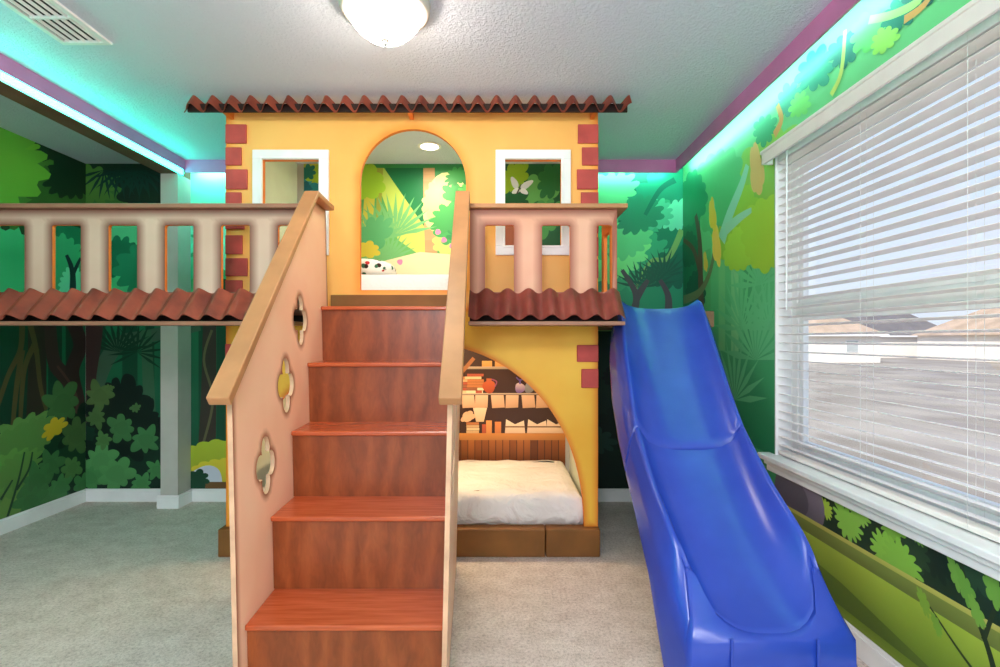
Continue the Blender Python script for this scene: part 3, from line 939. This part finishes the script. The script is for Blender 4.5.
m = MB()
m.box(XR + .001, XR + .085, WY1 - .006, WY1 - .0005, WZ0, WZ1); m.box(XR + .001, XR + .085, WY0 + .0005, WY0 + .006, WZ0, WZ1); m.box(XR + .001, XR + .085, WY0 + .006, WY1 - .006, WZ1 - .006, WZ1 - .0005)
m.build('window_reveal', M['white'], win)

bl = thing('window_blind', 'white horizontal slat blind hanging in the window on the right wall', 'blind', (XR + .03, 1.7, WZ1))
by0, by1 = WY0 + .02, WY1 - .02
m = MB()
VZ = 2.198
m.box(XR - .06, XR - .045, by0 - .06, by1 + .045, VZ, VZ + .068)
m.box(XR - .06, XR - .002, by1 + .03, by1 + .045, VZ, VZ + .068)
m.box(XR - .065, XR - .04, by0 - .06, by1 + .05, VZ + .056, VZ + .074)
m.build('valance', M['valance'], bl, bevel=.004)
MB().box(XR + .004, XR + .055, by0, by1, WZ1 - .05, WZ1 - .008).build('head_rail', M['white'], bl, bevel=.003)
m = MB()
z = WZ0 + .055
zs = []
while z < WZ1 - .06:
    zs.append(z); z += .0445
for z in zs:
    rows = []
    for i in range(5):
        t = i / 4
        x = XR + .006 + .049 * t
        zz = z + .0012 * (1 - (2 * t - 1) ** 2) - .007 * (t - .5)
        rows.append((x, zz))
    pr = [(x, zz + .001) for x, zz in rows] + [(x, zz - .001) for x, zz in rows[::-1]]
    m.rings([[(x, by0, zz) for x, zz in pr], [(x, by1, zz) for x, zz in pr]])
m.build('slat', M['blind'], bl, smooth=50)
MB().box(XR + .006, XR + .055, by0, by1, WZ0 + .010, WZ0 + .03).build('bottom_rail', M['blind'], bl, bevel=.004)
m = MB()
for y in (by1 - .13, by1 - .62, by1 - 1.1, by1 - 1.55):
    for x in (XR + .004, XR + .057):
        m.tube([(x, y, WZ0 + .02), (x, y, WZ1 - .03)], .0007, 6)
    m.tube([(XR + .03, y, WZ0 + .02), (XR + .03, y, WZ1 - .03)], .0006, 6)
m.build('ladder_cord', M['cord'], bl)
m = MB(); m.tube([(XR - .004, by1 - .1, WZ1 - .02), (XR - .006, by1 - .1, 1.42)], .004, 8)
m.build('tilt_wand', M['white'], bl, smooth=True)

GZ = -.95
tag(MB().box(2.2, 220, -60, 260, GZ - .2, GZ).build('ground', M['yard']), kind='structure')


def house(loc, wdt, dep, hgt, roofh, label, mat, grp):
    x, y = loc
    r = thing('neighbor_house', label, 'house', (x, y, GZ), grp)
    MB().box(x - wdt / 2, x + wdt / 2, y, y + dep, GZ, GZ + hgt).build('wall', M['stucco'], r)
    ov = .5
    m = MB()
    a = [(x - wdt / 2 - ov, y - ov, GZ + hgt), (x + wdt / 2 + ov, y - ov, GZ + hgt), (x + wdt / 2 + ov, y + dep + ov, GZ + hgt), (x - wdt / 2 - ov, y + dep + ov, GZ + hgt)]
    i = m.vs(a + [(x - wdt / 2 + dep * .45, y + dep / 2, GZ + hgt + roofh), (x + wdt / 2 - dep * .45, y + dep / 2, GZ + hgt + roofh)])
    for q in ((0, 1, 5, 4), (1, 2, 5), (2, 3, 4, 5), (3, 0, 4), (0, 3, 2, 1)):
        m.face([i + j for j in q])
    m.build('roof', mat, r)
    MB().box(x - wdt / 2 - ov, x + wdt / 2 + ov, y - ov - .02, y - ov + .05, GZ + hgt - .16, GZ + hgt + .03).build('eave_board', M['white'], r)
    for fx in (-.28, .22):
        wx = x + wdt * fx
        fr = MB().box(wx - .62, wx + .62, y - .06, y, GZ + 1.0, GZ + 2.2).build('window_frame', M['white'], r)
        m = MB(); m.box(wx - .54, wx + .54, y - .08, y - .062, GZ + 1.08, GZ + 2.12); m.build('pane', M['dark_pane'], fr)
    return r
house((32.5, 51), 10, 10, 2.75, 3.3, 'white house with tan hip roof, first seen past the window jamb', M['shingle'], None)
house((50.5, 65), 13, 12, 2.75, 5.0, 'white house with grey hip roof between the two tan-roofed houses', M['shingle_grey'], None)
house((57.5, 50), 15, 12, 2.75, 4.0, 'wide white house with tan roof at the right edge of the window', M['shingle'], None)

# ------------------------------------------------------------------ ceiling fittings
lp = thing('ceiling_light', 'round white glass dome ceiling light, lit', 'ceiling light', (-.46, 2.12, ZC))
m = MB(); m.lathe([(.165, 0), (.18, -.004), (.184, -.018), (.178, -.03), (.183, -.036), (.18, -.048), (.166, -.056), (.15, -.056)], (-.46, 2.12, ZC))
m.build('rim', M['lamp_metal'], lp, smooth=50)
m = MB()
pr = [(.148, -.052), (.147, -.066), (.138, -.09), (.114, -.12), (.082, -.146), (.046, -.161), (.012, -.166)]
m.lathe(pr, (-.46, 2.12, ZC)); m.build('glass_dome', M['lamp_glass'], lp, smooth=50)
m = MB(); m.lathe([(.016, -.163), (.017, -.168), (.008, -.173), (.011, -.18), (.008, -.187), (.002, -.19)], (-.46, 2.12, ZC), 16)
m.build('finial', M['lamp_metal'], lp, smooth=50)

rl = thing('recessed_light', 'small round recessed ceiling light over the upper bunk', 'ceiling light', (-.49, 3.72, ZC))
m = MB(); m.lathe([(.062, 0), (.085, 0), (.085, -.006), (.066, -.009), (.062, -.002)], (-.49, 3.72, ZC), caps=False); m.build('trim_ring', M['white'], rl, smooth=50)
m = MB(); m.lathe([(.061, -.001), (.061, -.006), (.03, -.008), (.002, -.008)], (-.49, 3.72, ZC)); m.build('lens', M['spot_glow'], rl, smooth=50)

vx0, vx1, vy0, vy1 = -2.03, -1.80, 1.98, 2.43
vt = thing('air_vent', 'white louvred air vent in the ceiling corner', 'air vent', ((vx0 + vx1) / 2, (vy0 + vy1) / 2, ZC))
m = MB()
b_ = .026
for a in ((vx0, vx1, vy0, vy0 + b_), (vx0, vx1, vy1 - b_, vy1), (vx0, vx0 + b_, vy0 + b_, vy1 - b_), (vx1 - b_, vx1, vy0 + b_, vy1 - b_)):
    m.box(*a, ZC - .012, ZC)
ym = vy0 + (vy1 - vy0) * .55
m.box(vx0 + b_, vx1 - b_, ym - .008, ym + .008, ZC - .012, ZC)
m.build('frame', M['white'], vt, bevel=.003)
m = MB(); m.box(vx0 + b_, vx1 - b_, vy0 + b_, vy1 - b_, ZC - .002, ZC - .0005); m.build('duct_screen', M['vent_dark'], vt)
m = MB()
n = 5
for (ya, yb) in ((vy0 + b_, ym - .008), (ym + .008, vy1 - b_)):
    for i in range(n):
        x = vx0 + b_ + (vx1 - vx0 - 2 * b_) * (i + .5) / n
        m.hexa([(x - .002, ya, ZC - .011), (x + .001, ya, ZC - .011), (x + .001, yb, ZC - .011), (x - .002, yb, ZC - .011),
                (x + .006, ya, ZC - .002), (x + .009, ya, ZC - .002), (x + .009, yb, ZC - .002), (x + .006, yb, ZC - .002)])
m.build('louvre', M['white'], vt)

# ------------------------------------------------------------------ playhouse
FY = 3.08                                    # front face of the playhouse wall
def fxz(px, py, Y=FY):
    return ((px - CX) * Y / F, H + (CY - py) * Y / F)
FXL, FXR = fxz(226, 0)[0], fxz(598, 0)[0]
ph = thing('playhouse', 'golden toy-house bunk bed front with arches, brick quoins and tiled eave', 'playhouse', ((FXL + FXR) / 2, FY, 0))
TF = .03
zf = lambda u, v, w: (u, FY + TF / 2 - w, v)
# upper wall with arch and two windows
ax0, ax1 = fxz(360, 0)[0], fxz(466, 0)[0]
az0 = fxz(0, 290)[1]; az1 = fxz(0, 129)[1]
rad = (ax1 - ax0) / 2; acx = (ax0 + ax1) / 2; acz = az1 - rad
arch = [(ax0, az0), (ax1, az0)] + [(acx + rad * math.cos(PI * i / 28), acz + rad * math.sin(PI * i / 28)) for i in range(29)]
def wrect(px0, px1, py0, py1):
    a, b = fxz(px0, py1), fxz(px1, py0); return (a[0], b[0], a[1], b[1])
wl, wr = wrect(263, 320, 160, 246), wrect(505, 561, 160, 246)
sq = lambda r: [(r[0], r[2]), (r[1], r[2]), (r[1], r[3]), (r[0], r[3])]
ZD = 1.45                                    # deck height
outer = [(FXL, ZD), (FXR, ZD), (FXR, ZC - .002), (FXL, ZC - .002)]
plate('front_wall', outer, [arch, sq(wl), sq(wr)], TF, zf, [M['facade'], M['facade_edge']], ph, .06)
# lower wall with the wide bed arch
lcx = fxz(412, 0)[0]; la = fxz(584, 0)[0] - lcx; lz0 = .165; lb = fxz(0, 342)[1] - lz0
ar = []
for i in range(49):
    t = PI * i / 48
    c_, s_ = math.cos(t), math.sin(t)
    ar.append((lcx + la * math.copysign(abs(c_) ** (2 / 2.15), c_), lz0 + lb * abs(s_) ** (2 / 2.15)))
outer = [(FXR, lz0), (FXR, ZD), (FXL, ZD), (FXL, lz0), (ar[-1][0] - .0001, lz0)] + ar[::-1][1:-1] + [(ar[0][0], lz0)]
plate('lower_wall', outer, [], TF, zf, [M['facade_low'], M['facade_edge']], ph, .035)
# side walls behind the front
MB().box(FXL + .004, FXL + .03, FY + TF, YB - .004, .102, ZC - .002).build('side_wall', M['inner_wall'], ph)
MB().box(FXR - .03, FXR - .004, FY + TF, YB - .004, .102, ZC - .002).build('side_wall', M['inner_wall'], ph)
# bunk decks
MB().box(FXL + .031, FXR - .031, FY + TF, YB - .012, 1.38, ZD - .005).build('upper_deck', M['deck'], ph)
MB().box(FXL + .031, FXR - .031, FY + TF, YB - .022, .12, .158).build('lower_deck', M['deck'], ph)
# plinth blocks under the front
sx = fxz(545, 0)[0]
for a, b in ((FXL - .025, -.95), (-.945, -.3), (-.295, sx - .003), (sx + .003, FXR + .004)):
    MB().box(a, b, FY - .045, FY + TF + .02, .001, .164).build('plinth_block', M['base_brown'], ph, bevel=.006)
# window casings
for r in (wl, wr):
    fw = .056
    m = MB(); ya, yb = FY - .018, FY - .0005
    m.box(r[0] - fw, r[1] + fw, ya, yb, r[3], r[3] + fw); m.box(r[0] - fw, r[1] + fw, ya, yb, r[2] - fw, r[2])
    m.box(r[0] - fw, r[0], ya, yb, r[2], r[3]); m.box(r[1], r[1] + fw, ya, yb, r[2], r[3])
    iw = .012
    m.box(r[0] - iw, r[0] + .001, ya - .006, ya, r[2] - iw, r[3] + iw); m.box(r[1] - .001, r[1] + iw, ya - .006, ya, r[2] - iw, r[3] + iw)
    m.box(r[0], r[1], ya - .006, ya, r[3], r[3] + iw); m.box(r[0], r[1], ya - .006, ya, r[2] - iw, r[2])
    m.build('window_casing', M['white'], ph, bevel=.003)
# brick quoins
QY = FY - .014
def quoin(px0, px1, py0, py1):
    a, b = fxz(px0, py1, QY), fxz(px1, py0, QY)
    MB().box(a[0], b[0], QY, FY - .0005, a[1], b[1]).build('quoin', M['quoin'], ph, bevel=.004)
for x1, y0, y1 in ((246, 124, 143), (241, 147, 165), (247, 169, 189), (241, 192, 211), (244, 215, 229), (242, 235, 254), (247, 258, 276), (242, 280, 298), (246, 344, 362), (240, 366, 386), (246, 389, 405)):
    quoin(225, x1, y0, y1)
for x0, y0, y1 in ((578, 124, 143), (582, 147, 165), (577, 169, 189), (581, 192, 211), (577, 215, 233), (581, 237, 256), (577, 259, 278), (577, 345, 362), (581.5, 369, 388)):
    quoin(x0, 598.6, y0, y1)


def corrugated(name, x0, x1, ya, za, yb, zb, per, amp, parent, mat, phase=0.0, th=.004):
    """wavy roof sheet from its lower front edge (ya, za) up to its rear edge (yb, zb)"""
    d = Vector((0, yb - ya, zb - za)).normalized()
    nrm = Vector((0, -d.z, d.y))
    if nrm.z < 0: nrm = -nrm
    N = int((x1 - x0) / per * 14)
    m = MB()
    cols = []
    for i in range(N + 1):
        x = x0 + (x1 - x0) * i / N
        h = amp * math.cos(2 * PI * (x - x0) / per + phase)
        a = Vector((x, ya, za)) + nrm * h; b = Vector((x, yb, zb)) + nrm * h
        cols.append((a + nrm * th / 2, b + nrm * th / 2, b - nrm * th / 2, a - nrm * th / 2))
    m.rings(cols)
    return m.build(name, mat, parent, smooth=50)


tx0, tx1 = fxz(183, 0, 2.94)[0], fxz(630, 0, 2.94)[0]
corrugated('roof_tiling', tx0, tx1, 2.925, 2.577, 2.972, 2.640, .1075, .029, ph, M['tile'], PI)
m = MB(); m.box(tx0 + .015, tx1 - .01, 2.957, 2.97, 2.568, 2.614); m.build('eave_board', M['fascia'], ph)
for px in (232, 412, 592):
    x = fxz(px, 0)[0]
    m = MB(); i = m.vs([(x - .012, FY - .0005, 2.575), (x + .012, FY - .0005, 2.575), (x - .012, FY - .0005, 2.625), (x + .012, FY - .0005, 2.625), (x - .012, FY - .118, 2.58), (x + .012, FY - .118, 2.58)])
    for q in ((0, 1, 3, 2), (0, 4, 5, 1), (2, 3, 5, 4), (0, 2, 4), (1, 5, 3)): m.face([i + j for j in q])
    m.build('eave_bracket', M['orange'], ph)
MB().box(-.985, -.20, FY - .022, FY - .0005, ZD + .001, az0 - .03).build('threshold', M['base_brown'], ph, bevel=.004)

# ------------------------------------------------------------------ landing, bridge and balcony
BY = 2.77                                    # front face of the railings
SXL, SXR = -.93, -.215                       # gap between the railings: the stair
def bxz(px, py): return ((px - CX) * BY / F, H + (CY - py) * BY / F)
def railing(root, x0, x1, opens, mat):
    t = .02
    holes = [rrect(a, b, 1.525, bxz(0, 225)[1], .012) for a, b in opens]
    plate('railing_panel', [(x0, 1.40), (x1, 1.40), (x1, 1.965), (x0, 1.965)], holes, t, lambda u, v, w: (u, BY + t / 2 - w, v), [mat, M['orange']], root, .06)


LX0, LX1 = XL + .01, -1.01
br = thing('bridge', 'left bridge with cream slotted railing and rust corrugated skirt roof', 'bridge', ((LX0 + LX1) / 2, BY, 1.38))
MB().box(LX0, LX1, BY + .02, FY - .025, 1.38, ZD).build('deck', M['deck'], br)
ops = []
i = -3
while True:
    a = bxz(-4 + 56.3 * i, 0)[0]; b = a + bxz(28.5, 0)[0] - bxz(0, 0)[0]
    if b > LX1 - .06: break
    if a > LX0 + .05: ops.append((a, b))
    i += 1
ops.append((bxz(278, 0)[0], LX1 - .035)) if bxz(278, 0)[0] < LX1 - .08 else None
railing(br, LX0, LX1, ops, M['rail'])
MB().box(LX0, LX1, BY - .035, BY + .055, 1.966, 1.99).build('railing_cap', M['cap_dark'], br, bevel=.004)
corrugated('roof_tiling', LX0, LX1 - .02, BY - .145, 1.385, BY - .012, 1.53, .1112, .019, br, M['tile'], 0.4)
MB().box(LX0, LX1 - .02, BY - .14, BY - .02, 1.345, 1.365).build('eave_board', M['cap_dark'], br, bevel=.003)
MB().box(LX0, LX1 - .02, BY - .018, BY + .0, 1.345, 1.40).build('fascia_board', M['fascia'], br)

RX0, RX1 = -.15, bxz(617, 0)[0]
bc = thing('balcony', 'right balcony with salmon slotted railing over corrugated skirt roof coloured darker for shade', 'balcony', ((RX0 + RX1) / 2, BY, 1.38))
MB().box(RX0, RX1 - .001, BY + .02, FY - .03, 1.38, ZD).build('deck', M['deck'], bc)
ops = [(bxz(485, 0)[0], bxz(514, 0)[0]), (bxz(542, 0)[0], bxz(570, 0)[0]), (bxz(597, 0)[0], bxz(612, 0)[0])]
railing(bc, RX0, RX1, ops, M['rail_warm'])
tt = .02
plate('side_railing', [(BY + .022, 1.40), (FY - .001, 1.40), (FY - .001, 1.965), (BY + .022, 1.965)], [rrect(BY + .09, FY - .06, 1.525, 1.87, .012)], tt, lambda u, v, w: (RX1 - tt / 2 + w, u, v), [M['orange'], M['orange']], bc, .03)
MB().box(RX0, RX1 + .05, BY - .035, BY + .055, 1.966, 1.99).build('railing_cap', M['cap'], bc, bevel=.004)
MB().box(RX1 - .04, RX1 + .05, BY + .056, FY - .001, 1.966, 1.99).build('railing_cap', M['cap'], bc, bevel=.004)
corrugated('roof_tiling', RX0, RX1 + .012, BY - .145, 1.385, BY - .012, 1.53, .1112, .019, bc, M['tile_shaded'], 1.2)
MB().box(RX0, RX1 + .01, BY - .14, BY - .02, 1.345, 1.365).build('eave_board', M['cap_dark'], bc, bevel=.003)
MB().box(RX0, RX1, BY - .018, BY + .0, 1.345, 1.40).build('fascia_board', M['fascia'], bc)
MB().box(RX0, RX1 - .02, BY + .0005, FY - .03, 1.35, 1.379).build('joist', M['cap'], bc)

# ------------------------------------------------------------------ staircase
st = thing('staircase', 'wooden staircase of red-brown plywood steps between salmon side panels', 'staircase', (-.55, 2.25, 0))
MB().box(-.938, -.224, BY + .02, FY - .03, 1.38, ZD - .001).build('landing', M['deck'], st)
def sxl(y, z): return -.866 - .05 * (y - 1.73) - .022 * (z - .2)
def sxr(y, z): return -.187 - .05 * (y - 1.73) + .022 * (z - .2)
TRD, RIS, N1 = .246, .29, 1.783
for i in range(5):
    zt = RIS * (i + 1); yn = N1 + TRD * i
    yb = yn + TRD + .032 if i < 4 else BY + .017
    def q(y, z, s): return ((sxl(y, z) + .0005) if s == 0 else (sxr(y, z) - .0005), y, z)
    th = .02
    m = MB(); m.hexa([q(yn, zt - th, 0), q(yn, zt - th, 1), q(yb + .001, zt - th, 1), q(yb + .001, zt - th, 0), q(yn, zt, 0), q(yn, zt, 1), q(yb + .001, zt, 1), q(yb + .001, zt, 0)])
    if i < 4 or True:
        m.build('tread', M['tread'], st, bevel=.006, seg=3)
    y0 = yn + .02; y1 = y0 + .016
    zb = .001 if i == 0 else RIS * i + .0001
    m = MB(); m.hexa([q(y0, zb, 0), q(y0, zb, 1), q(y1, zb, 1), q(y1, zb, 0), q(y0, zt - th - .0005, 0), q(y0, zt - th - .0005, 1), q(y1, zt - th - .0005, 1), q(y1, zt - th - .0005, 0)])
    m.build('riser', M['wood'], st)


def clover(cy, cz, r, n=48, rot=0.0):
    pts = []
    for i in range(n):
        t = 2 * PI * i / n
        rr = r * (.58 + .42 * abs(math.cos(2 * t)) ** .8)
        pts.append((cy + rr * .8 * math.cos(t + rot), cz + rr * math.sin(t + rot)))
    return pts
YA, ZA_, YE = 2.63, 1.995, 2.92
fz = lambda y: 1.065 + (y - 1.63) * (ZA_ - 1.065) / (YA - 1.63)
outer = [(1.73, .002), (YE - .01, .002), (YE - .01, ZA_ - .001), (YA, ZA_ - .001), (1.73, fz(1.73) - .001)]
cl = [clover(2.44, 1.364, .118), clover(2.235, 1.076, .118), clover(2.0, .789, .112)]
PT = .017
for side in (0, 1):
    fx = (lambda u, v, w: (sxl(u, v) - PT / 2 + w, u, v)) if side == 0 else (lambda u, v, w: (sxr(u, v) + PT / 2 + w, u, v))
    # the panel is notched under the landing deck so that it passes in front of it
    ye = YE - .01 if side == 0 else YE - .01
    plate('side_panel', [(1.73, .002), (BY + .016, .002), (BY + .016, 1.40), (ye, 1.455), (ye, ZA_ - .001), (YA, ZA_ - .001), (1.73, fz(1.73) - .001)] if False else outer, cl, PT, fx, [M['panel'], M['panel_edge']], st, .035)
    m = MB()
    hw = .036
    rings = []
    for (y, z) in ((1.63, fz(1.63)), (YA, ZA_), (YE, ZA_)):
        xc = (sxl(y, z) - PT / 2 + .018) if side == 0 else (sxr(y, z) + PT / 2 + .006)
        if y == 1.63: a, b = (y, z), (y - .02, z + .026)
        elif y == YA: a, b = (y, z), (y - .008, z + .028)
        else: a, b = (y, z), (y, z + .028)
        rings.append([(xc - hw, a[0], a[1]), (xc + hw, a[0], a[1]), (xc + hw, b[0], b[1]), (xc - hw, b[0], b[1])])
    m.rings(rings)
    m.build('handrail', M['cap'], st, bevel=.004)

# ------------------------------------------------------------------ slide
ST = [  # y, centre x, half inner width, bed z, rim z, skirt bottom z, outer flare
    (3.03, .935, .213, 1.452, 1.506, 1.30, .03),
    (2.98, .933, .213, 1.425, 1.497, 1.25, .046),
    (2.90, .922, .215, 1.345, 1.426, 1.15, .058),
    (2.70, .895, .22, 1.135, 1.228, .96, .056),
    (2.50, .875, .222, .930, 1.030, .79, .046),
    (2.35, .865, .225, .780, .885, .67, .036),
    (2.20, .862, .225, .655, .775, .555, .034),
    (2.08, .862, .225, .560, .69, .46, .036),
    (1.98, .868, .225, .480, .625, .37, .04),
    (1.90, .877, .225, .415, .575, .25, .048),
    (1.83, .887, .222, .360, .535, .13, .056),
    (1.77, .895, .218, .322, .50, .04, .062),
    (1.72, .900, .212, .300, .462, .004, .068),
]


def interp(y):
    for a, b in zip(ST, ST[1:]):
        if b[0] <= y <= a[0]:
            t = (a[0] - y) / (a[0] - b[0])
            return tuple(a[j] + (b[j] - a[j]) * t for j in range(7))
    return ST[-1]


def section(s):
    y, cx_, hw, bz, rz, sk, fl = s
    rt = .028                                   # rolled rim width
    out = []
    dep = rz - bz
    # left skirt outside, from the bottom up
    L = [(-hw - rt - fl * 1.0, sk), (-hw - rt - fl * .95, sk + (rz - sk) * .25), (-hw - rt - fl * .6, sk + (rz - sk) * .45), (-hw - rt - fl * .55, sk + (rz - sk) * .62), (-hw - rt - fl * .25, sk + (rz - sk) * .72),
         (-hw - rt * .95, rz - .02), (-hw - rt * .75, rz - .005), (-hw - rt * .4, rz), (-hw - .002, rz - .008), (-hw + .012, rz - .3 * dep)]
    B = []
    for i in range(1, 12):
        t = -1 + 2 * i / 12
        B.append((t * (hw - .005), bz + .62 * dep * abs(t) ** 3.2))
    R = [(-x, z) for x, z in L[::-1]]
    top = L + B + R
    inner = []                                  # hidden underside
    th = .02
    inn = [(-hw - rt - fl + th, sk), (-hw - rt * .4, max(sk + .01, min(rz - .03, rz - .03))), (-hw + .0, max(sk + .005, bz - .0 * dep - .01)), (0, max(sk + .004, bz - .03)), (hw - .0, max(sk + .005, bz - .01)), (hw + rt * .4, rz - .03), (hw + rt + fl - th, sk)]
    k2 = max(0.0, min(1.0, (2.02 - y) / .3))      # towards the foot the side walls end further back than the lip
    return [(cx_ + x, y + max(0.0, z - bz) * .85 * k2 * k2, z) for x, z in top + inn[::-1]]


sl = thing('slide', 'blue plastic slide running down from the platform beside the playhouse', 'slide', (.9, 1.9, 0))


def ys(a, b, n): return [a + (b - a) * i / n for i in range(n + 1)]


m = MB(); m.rings([section(interp(y)) for y in ys(3.03, 2.356, 22)]); m.build('upper_section', M['slide'], sl, smooth=60)
low = MB()
rings = [section(interp(y)) for y in ys(2.343, 1.72, 30)]
low.rings(rings)
low.build('lower_section', M['slide'], sl, smooth=60)
# front apron below the lip: a solid face that closes the foot of the slide
s = ST[-1]
y, cx_, hw, bz, rz, sk, fl = s
up = [(x, z) for (x, yy, z) in section(s)[8:23]]
xl0, xl1 = cx_ - hw - .028 - fl, cx_ + hw + .028 + fl
sec = section(s)[:31]
m = MB()
ra = [(x, yy - .0005, z) for x, yy, z in sec]
rm = [(x + (cx_ - x) * .012, yy - .014, z - (.002 if z > .05 else 0)) for x, yy, z in sec]
rb = [(x + (cx_ - x) * .045, yy - .026, z - (.012 if z > .05 else 0)) for x, yy, z in sec]
i0 = m.vs(ra); im = m.vs(rm); i1 = m.vs(rb); n = len(ra)
for j in range(n - 1):
    m.face((i0 + j, i0 + j + 1, im + j + 1, im + j)); m.face((im + j, im + j + 1, i1 + j + 1, i1 + j))
tr_ = tessellate_polygon([[Vector((x, z, 0)) for x, yy, z in rb]])
for a in tr_: m.face([i1 + j for j in a]); m.face([i0 + j for j in a][::-1])
m.face((i0, im, i1, i1 + n - 1, im + n - 1, i0 + n - 1))
m.build('front_apron', M['slide'], sl, smooth=45)
for x in (cx_ - .14, cx_ + .14):
    MB().box(x - .005, x + .005, 1.684, 1.692, .01, .30).build('apron_rib', M['slide'], sl, bevel=.003)

pf = thing('slide_platform', 'brown platform behind the top of the blue slide', 'platform', (.95, 3.3, 1.3))
MB().box(.64, 1.27, 3.05, YB - .03, 1.345, 1.44).build('deck', M['ledge'], pf, bevel=.006)
for x in (.98, 1.06):
    MB().box(x - .03, x + .03, 3.40, 3.46, .001, 1.344).build('leg', M['ledge'], pf, bevel=.004)

# ------------------------------------------------------------------ bedding
def mattress(name, x0, x1, y0, y1, z0, z1, mat, label, r=.05, wob=.006, seed=1):
    rnd = random.Random(seed)
    NX, NY = 44, 22
    m = MB()
    rows = []
    prof = [(0, 0), (-.004, .3), (-.002, .6), (.01, .85), (.035, .97), (.09, 1.0)]
    rings = []
    for off, t in prof:
        z = z0 + (z1 - z0) * t
        ring = []
        a0, a1, b0, b1 = x0 + off, x1 - off, y0 + off, y1 - off
        for i in range(NX): ring.append((a0 + (a1 - a0) * i / NX, b0))
        for i in range(NY): ring.append((a1, b0 + (b1 - b0) * i / NY))
        for i in range(NX): ring.append((a1 - (a1 - a0) * i / NX, b1))
        for i in range(NY): ring.append((a0, b1 - (b1 - b0) * i / NY))
        rr = []
        for (x, y) in ring:
            w_ = wob * (math.sin(x * 23 + z * 40 + math.sin(y * 9)) + .6 * math.sin(x * 41 - z * 60)) * (.3 + t)
            rr.append((x, y + (w_ if abs(y - b0) < 1e-6 else 0), z + .4 * w_))
        rings.append(rr)
    m.rings(rings, caps=False)
    base = m.vs([(x0 + .09 + (x1 - x0 - .18) * i / NX, y0 + .09 + (y1 - y0 - .18) * j / NY,
                  z1 + wob * .8 * (math.sin(9 * (x1 - x0) * i / NX + 5 * j / NY) + math.sin(17 * j / NY + 6 * i / NX))) for j in range(NY + 1) for i in range(NX + 1)])
    for j in range(NY):
        for i in range(NX):
            a = base + j * (NX + 1) + i
            m.face((a, a + 1, a + NX + 2, a + NX + 1))
    m.face(list(range(len(rings[0])))[::-1])
    o = m.build(name, mat, None, smooth='all')
    return tag(o, label, 'mattress')


mattress('lower_mattress', -1.52, .515, FY + .04, YB - .045, .1585, .345, M['sheet'], 'mattress under a crumpled white sheet in the lower bunk')
mattress('upper_mattress', FXL + .04, FXR - .04, FY + TF + .012, YB - .045, ZD - .0045, 1.675, M['quilt'], 'white quilted mattress in the upper bunk behind the round arch', wob=.002)


def pillow(x, y, z, sx, sy, sz, label, rot=0.0, tilt=0.0):
    m = MB()
    NU, NV = 28, 12
    rings = []
    for j in range(NV + 1):
        ph_ = -PI / 2 + PI * j / NV
        r = abs(math.cos(ph_)) ** .55
        zz = math.sin(ph_)
        ring = []
        for i in range(NU):
            t = 2 * PI * i / NU
            c, s_ = math.cos(t), math.sin(t)
            ring.append((sx * r * math.copysign(abs(c) ** .55, c), sy * r * math.copysign(abs(s_) ** .55, s_), sz * zz * (1 - .0)))
        rings.append(ring)
    m.rings([[(p[0] + 1e-4, p[1], p[2]) for p in rg] for rg in rings])
    o = m.build('pillow', M['floral'], None, smooth='all')
    o.location = (x, y, z); o.rotation_euler = (0, tilt, rot)
    return tag(o, label, 'pillow')


pillow(-1.30, 3.62, .44, .2, .32, .075, 'floral print pillow at the left end of the lower bed', 0, .1)
pillow(-1.02, 3.55, 1.748, .32, .22, .066, 'floral print pillow on the upper mattress, left of the arch', .1)
